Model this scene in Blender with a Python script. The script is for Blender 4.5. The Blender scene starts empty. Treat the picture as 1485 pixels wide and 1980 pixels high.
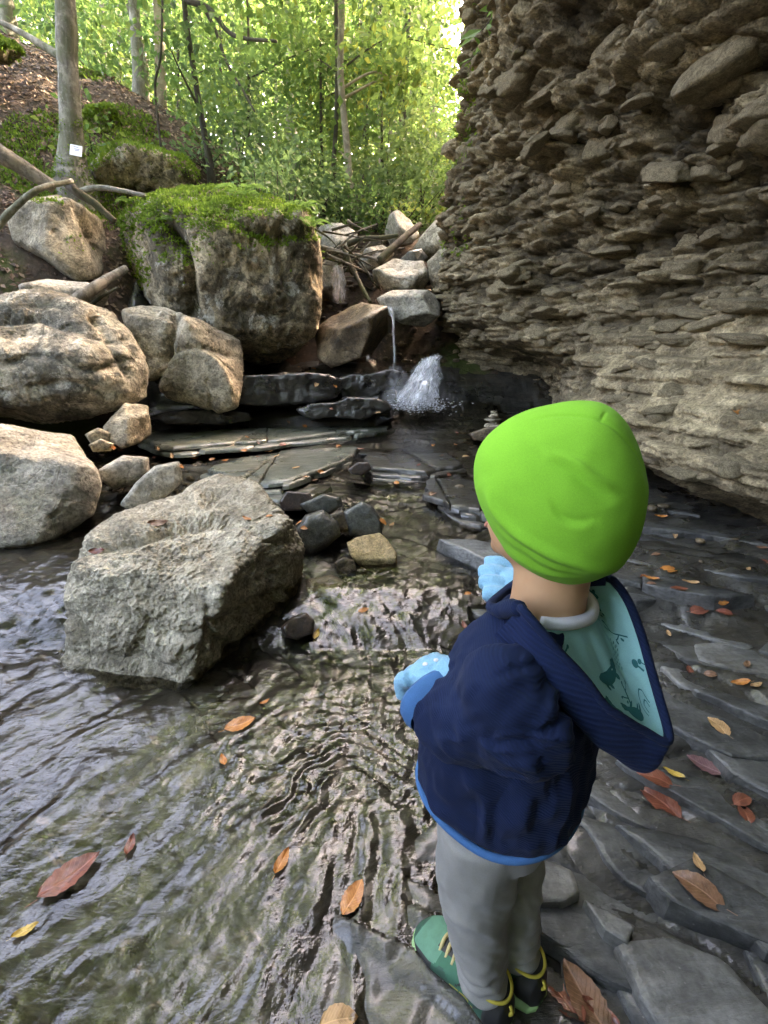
import bpy, bmesh, math, random
import numpy as np
from mathutils import Vector, Matrix

random.seed(7)
rng = np.random.default_rng(7)
scene = bpy.context.scene
COL = scene.collection
R = math.radians

# ------------------------------------------------------------------ camera, sky, sun, exposure
CAM = np.array([0.0, 0.0, 1.11]); PITCH = R(20.0); FPX = 915.0
cd = bpy.data.cameras.new('camera')
cd.sensor_fit = 'VERTICAL'; cd.sensor_height = 24.0; cd.lens = FPX / 1980.0 * 24.0
cd.clip_start = 0.02; cd.clip_end = 800.0
cam = bpy.data.objects.new('camera', cd); COL.objects.link(cam)
cam.location = CAM; cam.rotation_euler = (R(90) - PITCH, 0, 0)
scene.camera = cam

SUN_EL, SUN_AZ = 31.0, 46.0            # degrees; azimuth clockwise from +Y (view direction) towards +X
w = bpy.data.worlds.new('World'); scene.world = w; w.use_nodes = True
wn = w.node_tree.nodes; bg = wn['Background']
sky = wn.new('ShaderNodeTexSky'); sky.sky_type = 'NISHITA'; sky.sun_disc = False
sky.sun_elevation = R(SUN_EL); sky.sun_rotation = R(SUN_AZ)
sky.altitude = 500; sky.air_density = 1.0; sky.dust_density = 7.0; sky.ozone_density = 0.3
w.node_tree.links.new(sky.outputs[0], bg.inputs[0]); bg.inputs[1].default_value = 0.15
sl = bpy.data.lights.new('sun', 'SUN'); sl.energy = 3.0; sl.angle = R(0.6); sl.color = (1.0, 0.93, 0.80)
so = bpy.data.objects.new('sun', sl); COL.objects.link(so)
sd = Vector((math.sin(R(SUN_AZ)) * math.cos(R(SUN_EL)), math.cos(R(SUN_AZ)) * math.cos(R(SUN_EL)), math.sin(R(SUN_EL))))
so.rotation_euler = (-sd).to_track_quat('-Z', 'Y').to_euler(); so.location = (20, 20, 30)

scene.view_settings.view_transform = 'Standard'; scene.view_settings.look = 'None'
scene.view_settings.gamma = 1.0; scene.view_settings.use_curve_mapping = False
scene.view_settings.exposure = 5.0
scene.view_settings.use_white_balance = True; scene.view_settings.white_balance_temperature = 8400; scene.view_settings.white_balance_tint = 20
scene.render.engine = 'CYCLES'
cy = scene.cycles
cy.use_denoising = True; cy.max_bounces = 8; cy.diffuse_bounces = 3; cy.glossy_bounces = 3
cy.transparent_max_bounces = 12; cy.transmission_bounces = 6; cy.caustics_reflective = False; cy.caustics_refractive = False
cy.sample_clamp_indirect = 6.0

# ------------------------------------------------------------------ pixel <-> place
CP, SP = math.cos(PITCH), math.sin(PITCH)
def ray(px, py):
    a = (px - 742.5) / FPX; b = (990.0 - py) / FPX
    return np.array([a, CP + b * SP, -SP + b * CP])
def at_y(px, py, Y):
    d = ray(px, py); return CAM + d * (Y / d[1])
def at_z(px, py, Z):
    d = ray(px, py); return CAM + d * ((Z - CAM[2]) / d[2])
def at_t(px, py, t):
    return CAM + ray(px, py) * t

# ------------------------------------------------------------------ noise
_perm = np.random.default_rng(3).permutation(256); _perm = np.concatenate([_perm, _perm, _perm])
_g = np.random.default_rng(4).normal(size=(256, 3)); _g /= np.linalg.norm(_g, axis=1)[:, None]
def pn(p):
    p = np.asarray(p, dtype=np.float64)
    i = np.floor(p).astype(np.int64); f = p - i; i &= 255
    u = f * f * f * (f * (f * 6 - 15) + 10)
    out = 0
    for dx in (0, 1):
        wx = u[:, 0] if dx else 1 - u[:, 0]
        for dy in (0, 1):
            wy = u[:, 1] if dy else 1 - u[:, 1]
            for dz in (0, 1):
                wz = u[:, 2] if dz else 1 - u[:, 2]
                h = _perm[_perm[_perm[(i[:, 0] + dx) & 255] + ((i[:, 1] + dy) & 255)] + ((i[:, 2] + dz) & 255)]
                g = _g[h]
                out = out + wx * wy * wz * (g[:, 0] * (f[:, 0] - dx) + g[:, 1] * (f[:, 1] - dy) + g[:, 2] * (f[:, 2] - dz))
    return out * 1.5
def fbm(p, octv=4, gain=0.5, lac=2.03):
    p = np.asarray(p, float); a = 1.0; s = 0; n = 0
    for k in range(octv):
        s = s + a * pn(p + 17.3 * k); n += a; a *= gain; p = p * lac
    return s / n
def ridged(p, octv=4, gain=0.5, lac=2.1):
    p = np.asarray(p, float); a = 1.0; s = 0; n = 0
    for k in range(octv):
        s = s + a * (1 - np.abs(pn(p + 9.1 * k)) * 2); n += a; a *= gain; p = p * lac
    return s / n
def h2(ix, iy, k=0):
    v = np.sin(ix * 127.1 + iy * 311.7 + k * 74.7) * 43758.5453
    return v - np.floor(v)
def worley2(x, y):
    ix = np.floor(x); iy = np.floor(y)
    f1 = np.full(x.shape, 9.0); f2 = np.full(x.shape, 9.0); cid = np.zeros_like(x)
    for a in (-1, 0, 1):
        for b in (-1, 0, 1):
            cx = ix + a; cy_ = iy + b
            dx = cx + 0.1 + 0.8 * h2(cx, cy_, 1) - x; dy = cy_ + 0.1 + 0.8 * h2(cx, cy_, 2) - y
            d = np.sqrt(dx * dx + dy * dy)
            new = d < f1
            f2 = np.where(new, f1, np.minimum(f2, d)); cid = np.where(new, h2(cx, cy_, 3), cid); f1 = np.where(new, d, f1)
    return f1, f2, cid
def sstep(a, b, x):
    t = np.clip((x - a) / (b - a), 0, 1); return t * t * (3 - 2 * t)
def xyz(x, y, z):
    return np.stack([x, y, np.broadcast_to(z, x.shape)], -1)

# ------------------------------------------------------------------ mesh helpers
def make_mesh(name, verts, faces, smooth=True, mats=(), fmat=None):
    """faces: (n,3) or (n,4) integer array, or a list of index lists"""
    me = bpy.data.meshes.new(name)
    verts = np.asarray(verts, dtype=np.float32)
    if isinstance(faces, np.ndarray):
        k = faces.shape[1]; nf = len(faces)
        me.vertices.add(len(verts)); me.vertices.foreach_set('co', verts.ravel())
        me.loops.add(nf * k); me.loops.foreach_set('vertex_index', faces.astype(np.int32).ravel())
        me.polygons.add(nf); me.polygons.foreach_set('loop_start', np.arange(0, nf * k, k, dtype=np.int32))
        me.update(calc_edges=True)
    else:
        me.from_pydata([tuple(map(float, v)) for v in verts], [], faces); me.update()
    me.polygons.foreach_set('use_smooth', np.full(len(me.polygons), smooth))
    for m in mats: me.materials.append(m)
    if fmat is not None: me.polygons.foreach_set('material_index', np.asarray(fmat, dtype=np.int32))
    me.update()
    return me
def link(name, me, parent=None, loc=None):
    o = bpy.data.objects.new(name, me); COL.objects.link(o)
    if loc is not None: o.location = loc
    if parent is not None: o.parent = parent
    return o
def tag(o, label=None, cat=None, group=None, kind=None):
    if label: o['label'] = label
    if cat: o['category'] = cat
    if group: o['group'] = group
    if kind: o['kind'] = kind
    return o
def empty(name, loc=(0, 0, 0)):
    o = bpy.data.objects.new(name, None); COL.objects.link(o); o.location = loc
    o.empty_display_size = 0.1
    return o
def grid_faces(nu, nv, wrap=False):
    """vertex index = u*nv+v"""
    u = np.arange(nu if wrap else nu - 1); v = np.arange(nv - 1)
    U, V = np.meshgrid(u, v, indexing='ij'); U2 = (U + 1) % nu
    return np.stack([U * nv + V, U2 * nv + V, U2 * nv + V + 1, U * nv + V + 1], -1).reshape(-1, 4)
def vnormals(verts, faces):
    fv = verts[faces]; n = np.cross(fv[:, 1] - fv[:, 0], fv[:, -1] - fv[:, 0])
    out = np.zeros_like(verts)
    for k in range(faces.shape[1]): np.add.at(out, faces[:, k], n)
    return out / np.maximum(np.linalg.norm(out, axis=1)[:, None], 1e-12)
_ico = {}
def ico(sub):
    if sub not in _ico:
        bm = bmesh.new(); bmesh.ops.create_icosphere(bm, subdivisions=sub, radius=1.0)
        v = np.array([x.co[:] for x in bm.verts]); f = np.array([[q.index for q in p.verts] for p in bm.faces])
        bm.free(); _ico[sub] = (v / np.linalg.norm(v, axis=1)[:, None], f)
    return _ico[sub]
def resample(pts, n):
    pts = np.asarray(pts, float); d = np.concatenate([[0], np.cumsum(np.linalg.norm(np.diff(pts, axis=0), axis=1))])
    s = np.linspace(0, d[-1], n)
    return np.stack([np.interp(s, d, pts[:, k]) for k in range(pts.shape[1])], -1)
def smooth_path(pts, n):
    """Catmull-Rom through pts"""
    P = np.asarray(pts, float); m = len(P)
    Q = np.vstack([2 * P[0] - P[1], P, 2 * P[-1] - P[-2]])
    out = []
    for t in np.linspace(0, m - 1 - 1e-9, n):
        i = int(t); f = t - i; p0, p1, p2, p3 = Q[i], Q[i + 1], Q[i + 2], Q[i + 3]
        out.append(0.5 * ((2 * p1) + (-p0 + p2) * f + (2 * p0 - 5 * p1 + 4 * p2 - p3) * f * f + (-p0 + 3 * p1 - 3 * p2 + p3) * f ** 3))
    return np.array(out)
def tube(pts, rad, seg=10, noise=0.0, seed=0.0, caps=True):
    """verts, quad faces of a tube along pts; rad scalar or per point (or (n,2))"""
    P = np.asarray(pts, float); n = len(P)
    r = np.broadcast_to(np.asarray(rad, float).reshape(-1, 1) if np.ndim(rad) else float(rad), (n, 1))
    T = np.gradient(P, axis=0); T /= np.maximum(np.linalg.norm(T, axis=1)[:, None], 1e-9)
    up = np.array([0.13, 0.31, 0.94]) if abs(T[0] @ np.array([0.13, 0.31, 0.94])) < 0.9 else np.array([1.0, 0.1, 0.0])
    A = np.zeros_like(P); a = np.cross(T[0], up); a /= np.linalg.norm(a)
    for i in range(n):
        a = a - T[i] * (a @ T[i]); a /= np.linalg.norm(a); A[i] = a
    B = np.cross(T, A)
    ang = np.linspace(0, 2 * np.pi, seg, endpoint=False)
    ring = A[:, None, :] * np.cos(ang)[None, :, None] + B[:, None, :] * np.sin(ang)[None, :, None]
    rr = np.repeat(r, seg, 1)
    if noise:
        q = P[:, None, :] + ring * r[:, :, None]
        rr = rr * (1 + noise * fbm((q / np.mean(r) * 0.35).reshape(-1, 3) + seed, 3).reshape(n, seg))
    V = (P[:, None, :] + ring * rr[:, :, None]).reshape(-1, 3)
    i = np.arange(n - 1); j = np.arange(seg); I, J = np.meshgrid(i, j, indexing='ij'); J2 = (J + 1) % seg
    F = np.stack([I * seg + J, I * seg + J2, (I + 1) * seg + J2, (I + 1) * seg + J], -1).reshape(-1, 4)
    if caps:
        c0, c1 = len(V), len(V) + 1; V = np.vstack([V, P[0] - T[0] * r[0] * 0.25, P[-1] + T[-1] * r[-1] * 0.25])
        jj = np.arange(seg); j2 = (jj + 1) % seg
        F = np.vstack([F, np.stack([j2, jj, np.full(seg, c0), np.full(seg, c0)], -1), np.stack([(n - 1) * seg + jj, (n - 1) * seg + j2, np.full(seg, c1), np.full(seg, c1)], -1)])
    return V, F
def fix_quads(F):
    """degenerate quads (a,b,c,c) -> list of mixed faces"""
    return [list(f[:3]) if f[2] == f[3] else list(f) for f in F]
class Bag:
    """several pieces joined to ONE mesh"""
    def __init__(s): s.v = []; s.f = []; s.n = 0
    def add(s, V, F):
        s.v.append(np.asarray(V, float)); s.f += [[int(i) + s.n for i in (f[:3] if len(f) == 4 and f[2] == f[3] else f)] for f in F]; s.n += len(V)
    def mesh(s, name, mats=(), smooth=True): return make_mesh(name, np.vstack(s.v), s.f, smooth, mats)
def sample_surface(verts, faces, n, r=rng):
    fv = verts[faces[:, :3]]; nr = np.cross(fv[:, 1] - fv[:, 0], fv[:, 2] - fv[:, 0]); a = np.linalg.norm(nr, axis=1)
    idx = r.choice(len(faces), n, p=a / a.sum()); u = np.sqrt(r.random(n)); v = r.random(n)
    b = np.stack([1 - u, u * (1 - v), u * v], -1)
    return (fv[idx] * b[:, :, None]).sum(1), nr[idx] / np.maximum(a[idx], 1e-12)[:, None]
def cards(pos, axis, nrm, length, width, fold=0.25):
    """one folded, pointed leaf (4 vertices) per position; axis = growth direction, nrm = leaf normal"""
    n = len(pos)
    axis = axis / np.maximum(np.linalg.norm(axis, axis=1)[:, None], 1e-9)
    side = np.cross(axis, nrm); side /= np.maximum(np.linalg.norm(side, axis=1)[:, None], 1e-9)
    up = np.cross(side, axis)
    L = np.broadcast_to(length, (n,))[:, None]; Wd = np.broadcast_to(width, (n,))[:, None]
    V = np.empty((n, 4, 3))
    V[:, 0] = pos; V[:, 1] = pos + axis * L * 0.45 + side * Wd * 0.5 + up * Wd * fold
    V[:, 2] = pos + axis * L; V[:, 3] = pos + axis * L * 0.45 - side * Wd * 0.5 + up * Wd * fold
    return V.reshape(-1, 3), np.arange(n * 4).reshape(n, 4)
def set_tint(me, vals, per=4):
    """random per-leaf value stored on the points"""
    at = me.attributes.new('tint', 'FLOAT', 'POINT'); at.data.foreach_set('value', np.repeat(np.asarray(vals, dtype=np.float32), per))
def remesh(V_F_list, voxel, smooth_iter=3):
    b = Bag()
    for V, F in V_F_list: b.add(V, F)
    o = link('tmp', b.mesh('tmp'))
    md = o.modifiers.new('r', 'REMESH'); md.mode = 'VOXEL'; md.voxel_size = voxel; md.adaptivity = 0
    bpy.context.view_layer.update()
    dg = bpy.context.evaluated_depsgraph_get()
    me = bpy.data.meshes.new_from_object(o.evaluated_get(dg)); bpy.data.objects.remove(o)
    n = len(me.vertices); V = np.empty(n * 3, dtype=np.float32); me.vertices.foreach_get('co', V); V = V.reshape(-1, 3).astype(float)
    F = np.array([list(p.vertices) if len(p.vertices) == 4 else list(p.vertices) + [p.vertices[-1]] for p in me.polygons])
    E = np.empty(len(me.edges) * 2, dtype=np.int32); me.edges.foreach_get('vertices', E); E = E.reshape(-1, 2)
    bpy.data.meshes.remove(me)
    deg = np.bincount(E.ravel(), minlength=n)[:, None]
    for _ in range(smooth_iter):
        S = np.zeros_like(V); np.add.at(S, E[:, 0], V[E[:, 1]]); np.add.at(S, E[:, 1], V[E[:, 0]])
        V = V * 0.4 + 0.6 * S / np.maximum(deg, 1)
    return V, F

# ------------------------------------------------------------------ material helpers
class NT:
    def __init__(s, name):
        s.m = bpy.data.materials.new(name); s.m.use_nodes = True; s.t = s.m.node_tree
        s.b = s.t.nodes['Principled BSDF']; s.out = s.t.nodes['Material Output']
    def n(s, typ, **kw):
        nd = s.t.nodes.new('ShaderNode' + typ)
        for k, v in kw.items(): setattr(nd, k, v)
        return nd
    def put(s, sock, v):
        if hasattr(v, 'is_output') or isinstance(v, bpy.types.NodeSocket): s.t.links.new(v, sock)
        elif isinstance(v, (tuple, list)) and len(v) == 3 and sock.type == 'RGBA': sock.default_value = (*v, 1)
        else: sock.default_value = v
    def coord(s, kind='Object', scale=(1, 1, 1), rot=(0, 0, 0), rand=True):
        tc = s.n('TexCoord'); mp = s.n('Mapping'); mp.inputs['Scale'].default_value = scale; mp.inputs['Rotation'].default_value = rot
        s.t.links.new(tc.outputs[kind], mp.inputs['Vector'])
        if not rand: return mp.outputs[0]
        oi = s.n('ObjectInfo'); ad = s.n('VectorMath', operation='MULTIPLY_ADD')
        s.t.links.new(oi.outputs['Random'], ad.inputs[0]); ad.inputs[1].default_value = (37, 53, 71); s.t.links.new(mp.outputs[0], ad.inputs[2])
        return ad.outputs[0]
    def noise(s, vec, scale, detail=6, rough=0.55, dist=0.0):
        nd = s.n('TexNoise'); s.put(nd.inputs['Vector'], vec); nd.inputs['Scale'].default_value = scale
        nd.inputs['Detail'].default_value = detail; nd.inputs['Roughness'].default_value = rough; nd.inputs['Distortion'].default_value = dist
        return nd.outputs['Fac']
    def voro(s, vec, scale, feature='F1', out='Distance', rnd=1.0):
        nd = s.n('TexVoronoi', feature=feature); s.put(nd.inputs['Vector'], vec); nd.inputs['Scale'].default_value = scale; nd.inputs['Randomness'].default_value = rnd
        return nd.outputs[out]
    def ramp(s, fac, stops):
        nd = s.n('ValToRGB'); s.put(nd.inputs[0], fac); e = nd.color_ramp.elements
        while len(e) < len(stops): e.new(0.5)
        for q, (p, c) in zip(e, stops):
            q.position = p; q.color = (c, c, c, 1) if np.isscalar(c) else (*c, 1)
        return nd.outputs[0]
    def mix(s, fac, a, b, blend='MIX'):
        nd = s.n('Mix', data_type='RGBA', blend_type=blend); s.put(nd.inputs[0], fac); s.put(nd.inputs[6], a); s.put(nd.inputs[7], b)
        return nd.outputs[2]
    def math(s, op, a, b=0.0):
        nd = s.n('Math', operation=op); s.put(nd.inputs[0], a); s.put(nd.inputs[1], b); return nd.outputs[0]
    def bump(s, h, strength, dist=0.01, nrm=None):
        nd = s.n('Bump'); s.put(nd.inputs['Height'], h); nd.inputs['Strength'].default_value = strength; nd.inputs['Distance'].default_value = dist
        if nrm is not None: s.put(nd.inputs['Normal'], nrm)
        return nd.outputs[0]
    def attr(s, name):
        nd = s.n('Attribute'); nd.attribute_name = name; return nd.outputs['Fac']
    def normal_z(s):
        g = s.n('NewGeometry'); x = s.n('SeparateXYZ'); s.t.links.new(g.outputs['Normal'], x.inputs[0]); return x.outputs[2]
    def set(s, **kw):
        for k, v in kw.items(): s.put(s.b.inputs[k.replace('_', ' ')], v)
        return s.m

def rock_mat(name, light, mid, dark, stain=0.5, green=0.0, scale=1.0, rough=0.85, wet=0.0, bumps=1.0, strata=0.0, pale=0.0, tone=False):
    """weathered stone: two tones, dark lichen stains, pits and cracks"""
    k = NT(name); c = k.coord(scale=(scale,) * 3)
    big = k.noise(c, 2.2, 8, 0.6, 0.4); med = k.noise(c, 7.0, 8, 0.62); fine = k.noise(c, 45.0, 6, 0.65)
    col = k.mix(k.ramp(big, [(0.36, 0.0), (0.62, 1.0)]), mid, light)
    col = k.mix(k.ramp(med, [(0.38, 0.75), (0.56, 0.0)]), col, tuple(0.55 * x for x in mid))
    st = k.noise(c, 1.5, 10, 0.7, 0.6)
    col = k.mix(k.math('MULTIPLY', k.ramp(st, [(0.47, 0.0), (0.54, 1.0)]), stain), col, dark)
    st2 = k.noise(c, 5.2, 10, 0.72, 1.0)
    col = k.mix(k.math('MULTIPLY', k.ramp(st2, [(0.52, 0.0), (0.58, 1.0)]), stain * 0.9), col, dark)
    if tone: col = k.mix(1.0, col, k.ramp(k.attr('tint'), [(0.18, 0.16), (0.45, 0.55), (0.80, 1.25)]), 'MULTIPLY')
    if green: col = k.mix(k.math('MULTIPLY', k.ramp(k.noise(c, 2.8, 8, 0.7), [(0.52, 0.0), (0.66, 1.0)]), green), col, (0.10, 0.115, 0.03))
    if pale: col = k.mix(k.math('MULTIPLY', k.ramp(k.noise(c, 3.6, 8, 0.75, 0.5), [(0.56, 0.0), (0.62, 1.0)]), pale), col, (0.62, 0.60, 0.52))
    col = k.mix(0.8, col, k.ramp(fine, [(0.30, 0.30), (0.5, 0.98), (0.68, 1.4)]), 'MULTIPLY')
    grit = k.noise(c, 17.0, 7, 0.7, 0.3); col = k.mix(0.5, col, k.ramp(grit, [(0.34, 0.35), (0.5, 1.0), (0.66, 1.35)]), 'MULTIPLY')
    pit = k.voro(c, 34.0); pits = k.ramp(pit, [(0.05, 0.0), (0.22, 1.0)])
    h = k.math('ADD', k.math('MULTIPLY', med, 0.9), k.math('ADD', k.math('MULTIPLY', fine, 0.35), k.math('MULTIPLY', grit, 0.55)))
    h = k.math('ADD', h, k.math('MULTIPLY', pits, 0.12))
    crk = k.voro(c, 4.5, 'DISTANCE_TO_EDGE'); h = k.math('ADD', h, k.math('MULTIPLY', k.ramp(crk, [(0.0, 0.0), (0.02, 1.0)]), 0.12))
    if strata:
        c2 = k.coord(scale=(scale * 1.5, scale * 1.5, scale * 26)); sn = k.noise(c2, 1.0, 5, 0.6, 0.8)
        h = k.math('ADD', h, k.math('MULTIPLY', sn, strata)); col = k.mix(0.7 * min(1, strata), col, k.ramp(sn, [(0.3, 0.45), (0.6, 1.1)]), 'MULTIPLY')
    n = k.bump(h, 0.75 * bumps, 0.035)
    if wet: k.set(Coat_Weight=wet, Coat_Roughness=0.12)
    return k.set(Base_Color=col, Roughness=rough, Normal=n, Specular_IOR_Level=0.35)

# ================================================================== MATERIALS of the setting
M = {}
M['limestone'] = rock_mat('limestone', (0.58, 0.51, 0.385), (0.43, 0.37, 0.27), (0.10, 0.088, 0.064), stain=0.6, green=0.15, scale=1.3)
M['pale_limestone'] = rock_mat('pale_limestone', (0.60, 0.56, 0.48), (0.45, 0.42, 0.35), (0.13, 0.12, 0.095), stain=0.35, green=0.3, scale=1.2)
M['dark_limestone'] = rock_mat('dark_limestone', (0.56, 0.46, 0.31), (0.36, 0.29, 0.19), (0.045, 0.040, 0.028), stain=0.8, green=0.15, scale=1.2, pale=0.6)
M['mottled_limestone'] = rock_mat('mottled_limestone', (0.54, 0.49, 0.385), (0.36, 0.32, 0.245), (0.06, 0.058, 0.046), stain=0.75, green=0.15, scale=1.2, pale=0.6)
M['front_limestone'] = rock_mat('front_limestone', (0.66, 0.60, 0.475), (0.53, 0.47, 0.36), (0.22, 0.19, 0.14), stain=0.5, green=0.12, scale=2.2)
M['ochre_stone'] = rock_mat('ochre_stone', (0.72, 0.54, 0.31), (0.62, 0.45, 0.24), (0.30, 0.24, 0.07), stain=0.25, scale=4)
M['wet_brown'] = rock_mat('wet_brown', (0.10, 0.06, 0.04), (0.06, 0.038, 0.026), (0.02, 0.015, 0.012), stain=0.5, scale=4, rough=0.35, wet=0.7)
M['wet_grey'] = rock_mat('wet_grey', (0.13, 0.135, 0.115), (0.08, 0.085, 0.075), (0.03, 0.032, 0.03), stain=0.4, scale=4, rough=0.35, wet=0.6, bumps=0.5)
M['brown_block'] = rock_mat('brown_block', (0.27, 0.20, 0.12), (0.17, 0.12, 0.07), (0.04, 0.03, 0.02), stain=0.5, scale=1.5, rough=0.5, wet=0.35)
M['cliff'] = rock_mat('cliff_rock', (0.52, 0.425, 0.275), (0.36, 0.285, 0.175), (0.085, 0.066, 0.042), stain=0.45, scale=2.0, strata=0.5, tone=True)
M['cliff_stone'] = rock_mat('cliff_stone', (0.52, 0.43, 0.285), (0.37, 0.30, 0.19), (0.09, 0.072, 0.046), stain=0.4, scale=3.0)

def slate_mat(name, light, dark, wet, strike=-37, sand=0.2):
    k = NT(name); c = k.coord(rot=(0, 0, R(-strike)), scale=(2.2, 9, 9)); c1 = k.coord(scale=(1, 1, 1))
    a = k.noise(c, 1.6, 9, 0.62, 0.6); b = k.noise(c1, 6.5, 8, 0.62, 0.4); f = k.noise(c1, 70, 5, 0.6)
    col = k.mix(k.ramp(a, [(0.33, 0.0), (0.66, 1.0)]), dark, light)
    col = k.mix(k.ramp(b, [(0.36, 0.8), (0.55, 0.0)]), col, tuple(0.5 * x for x in dark))
    col = k.mix(k.ramp(k.noise(c1, 1.7, 7, 0.65, 0.6), [(0.50, 0.0), (0.62, sand)]), col, (0.15, 0.118, 0.07))
    col = k.mix(0.8, col, k.ramp(f, [(0.3, 0.55), (0.68, 1.3)]), 'MULTIPLY')
    spk = k.voro(c1, 38); col = k.mix(k.ramp(spk, [(0.03, 0.35), (0.09, 0.0)]), col, (0.32, 0.32, 0.30))
    crk = k.ramp(k.voro(c, 0.8, 'DISTANCE_TO_EDGE'), [(0.0, 0.0), (0.03, 1.0)])
    h = k.math('ADD', k.math('MULTIPLY', a, 0.9), k.math('MULTIPLY', b, 0.5)); h = k.math('ADD', h, k.math('MULTIPLY', f, 0.18)); h = k.math('ADD', h, k.math('MULTIPLY', crk, 0.05))
    n = k.bump(h, 0.8, 0.02)
    wetn = k.ramp(k.noise(c1, 3.5, 5, 0.6), [(0.38, 0.24 if wet else 0.42), (0.62, 0.42 if wet else 0.75)])
    return k.set(Base_Color=col, Roughness=wetn, Normal=n, Specular_IOR_Level=0.5, Coat_Weight=0.55 if wet else 0.3, Coat_Roughness=0.14)
M['bed'] = slate_mat('wet_slate_bed', (0.065, 0.062, 0.054), (0.020, 0.0195, 0.018), True, sand=0.18)
M['slab'] = slate_mat('slate_slab', (0.125, 0.127, 0.125), (0.036, 0.038, 0.039), False)
M['slab_pale'] = slate_mat('pale_slate_slab', (0.23, 0.23, 0.22), (0.11, 0.11, 0.105), False)
M['ledge'] = slate_mat('greenish_slate_ledge', (0.20, 0.215, 0.17), (0.075, 0.085, 0.065), True, strike=4)
M['black_ledge'] = slate_mat('black_wet_ledge', (0.05, 0.047, 0.04), (0.016, 0.015, 0.0135), True, strike=4, sand=.05)

k = NT('forest_soil'); c = k.coord(rand=False)
col = k.ramp(k.noise(c, 3.0, 9, 0.7, 0.5), [(0.32, (0.028, 0.02, 0.014)), (0.5, (0.075, 0.05, 0.034)), (0.68, (0.15, 0.105, 0.075))])
col = k.mix(k.ramp(k.voro(c, 16.0), [(0.1, 0.8), (0.3, 0.0)]), col, (0.19, 0.125, 0.085))
col = k.mix(k.math('MULTIPLY', k.ramp(k.noise(c, 0.9, 6, 0.65), [(0.50, 0.0), (0.60, 1.0)]), 0.8), col, (0.055, 0.085, 0.012))
M['soil'] = k.set(Base_Color=col, Roughness=0.95, Normal=k.bump(k.noise(c, 14, 8, 0.7), 0.9, 0.05))

# ================================================================== GROUND
def Hs(y):
    return np.interp(y, [-40, -5, 0, 1.5, 1.62, 1.8, 2.5, 3.5, 4.5, 4.95, 5.35, 5.7, 6.2, 7.0, 8, 12, 40, 120], [-2.0, -.3, 0, 0, .04, .09, .12, .18, .25, .31, .37, .62, .95, 1.75, 2.5, 3.4, 7.0, 16.0])
def H(x, y):
    x = np.asarray(x, float); y = np.asarray(y, float)
    z = Hs(y)
    shelf = np.interp(y, [4.6, 4.72, 4.74, 4.98, 5.0, 5.25, 5.4, 5.9], [0, .06, .14, .16, .25, .28, .30, .12])
    z = z + shelf * sstep(0.12, -0.08, x - 0.12 * np.sin(y * 5)) * (y > 4.5)
    xb = np.interp(y, [-10, 0, 2, 3, 4, 5, 6, 8, 12, 20, 60], [-3.4, -3.2, -3.2, -3.2, -3.0, -2.35, -1.75, -1.55, -2.2, -5, -12])
    d = np.maximum(0, xb - x)
    z = z + (np.interp(y, [5, 6.5, 10], [.5, .46, .30]) * d + 0.95 * (1 - np.exp(-d / 0.55))) * sstep(40, 14, y) * sstep(-8, -1, y)
    xr = np.interp(y, [-10, 0, 3, 6.5, 8, 14, 60], [2.6, 2.4, 1.9, 1.9, 2.4, 4.2, 17])
    d2 = np.maximum(0, x - xr)
    z = z + np.minimum(1.5 * d2, 20.0) * sstep(6.0, 8.5, y) * sstep(90, 45, y)  # unseen ridge on the right, raised to keep direct sun off the forest
    z = z + 0.09 * sstep(0.35, 1.5, x) * sstep(3.6, 2.2, y) * sstep(0.0, 0.3, y + 1)
    return z
def xdry(y):
    return np.interp(y, [-1, .4, .70, .80, .90, 1.2, 1.57, 2.6, 3.3, 4.5, 5.2], [-.10, -.10, -.13, -.02, .17, .26, .36, .68, 0.95, 1.18, 1.2])
def bed_z(x, y):
    P = xyz(x, y, 0.0)
    u = 0.8 * x - 0.6 * y; v = 0.6 * x + 0.8 * y
    wp = 0.10 * fbm(P * 2.3 + 5, 3)
    back = sstep(2.6, 3.4, y)
    vv = v * (1 - back) + (y + 0.08 * x) * back
    q = (vv + wp) * 6.5; saw = q - np.floor(q)
    hh = h2(np.floor(q), np.floor(u * 2.2 + 3 * h2(np.floor(q), 0 * q, 5)), 4)
    lay = (0.55 * saw + 0.45 * hh)
    near_wet = sstep(1.6, 0.9, y)
    amp = 0.035 - 0.012 * near_wet
    f1, f2, cid = worley2(u * 3.2 + wp * 4, v * 6.5 + wp * 4)
    z = H(x, y) - 0.03 + amp * (lay - 0.5) + 0.030 * fbm(P * 2.0, 4) + 0.012 * fbm(P * 9 + 3, 3) + (1 - 0.9 * near_wet * sstep(0.3, -0.1, x)) * (0.020 * (cid - 0.5) + 0.010 * sstep(0.0, 0.12, f2 - f1))
    fa_ = -0.57 * x - 0.82 * y; fb_ = 0.82 * x - 0.57 * y
    z = z + near_wet * sstep(0.1, -0.3, x) * 0.075 * np.maximum(0, fbm(np.stack([fa_ * 1.1, fb_ * 6.5, 0 * x + 2], -1), 3) - 0.10)
    dry = sstep(-0.10, 0.10, x - xdry(y) + 0.16 * fbm(P * 4 + 9, 3))
    z = z + dry * 0.055 * sstep(5.2, 4.6, y)
    z = z - 0.045 * sstep(0.45, 0.0, np.abs(x - 0.02 * y)) * sstep(2.0, 1.3, np.abs(y - 2.3))
    z = z - 0.5 * sstep(-2.6, -2.9, x) - 0.3 * sstep(1.9, 2.2, x)
    return z
def grid_mesh(xs, ys, zf):
    X, Y = np.meshgrid(xs, ys, indexing='ij'); Z = zf(X.ravel(), Y.ravel())
    return np.stack([X.ravel(), Y.ravel(), Z], -1), grid_faces(len(xs), len(ys))
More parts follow.
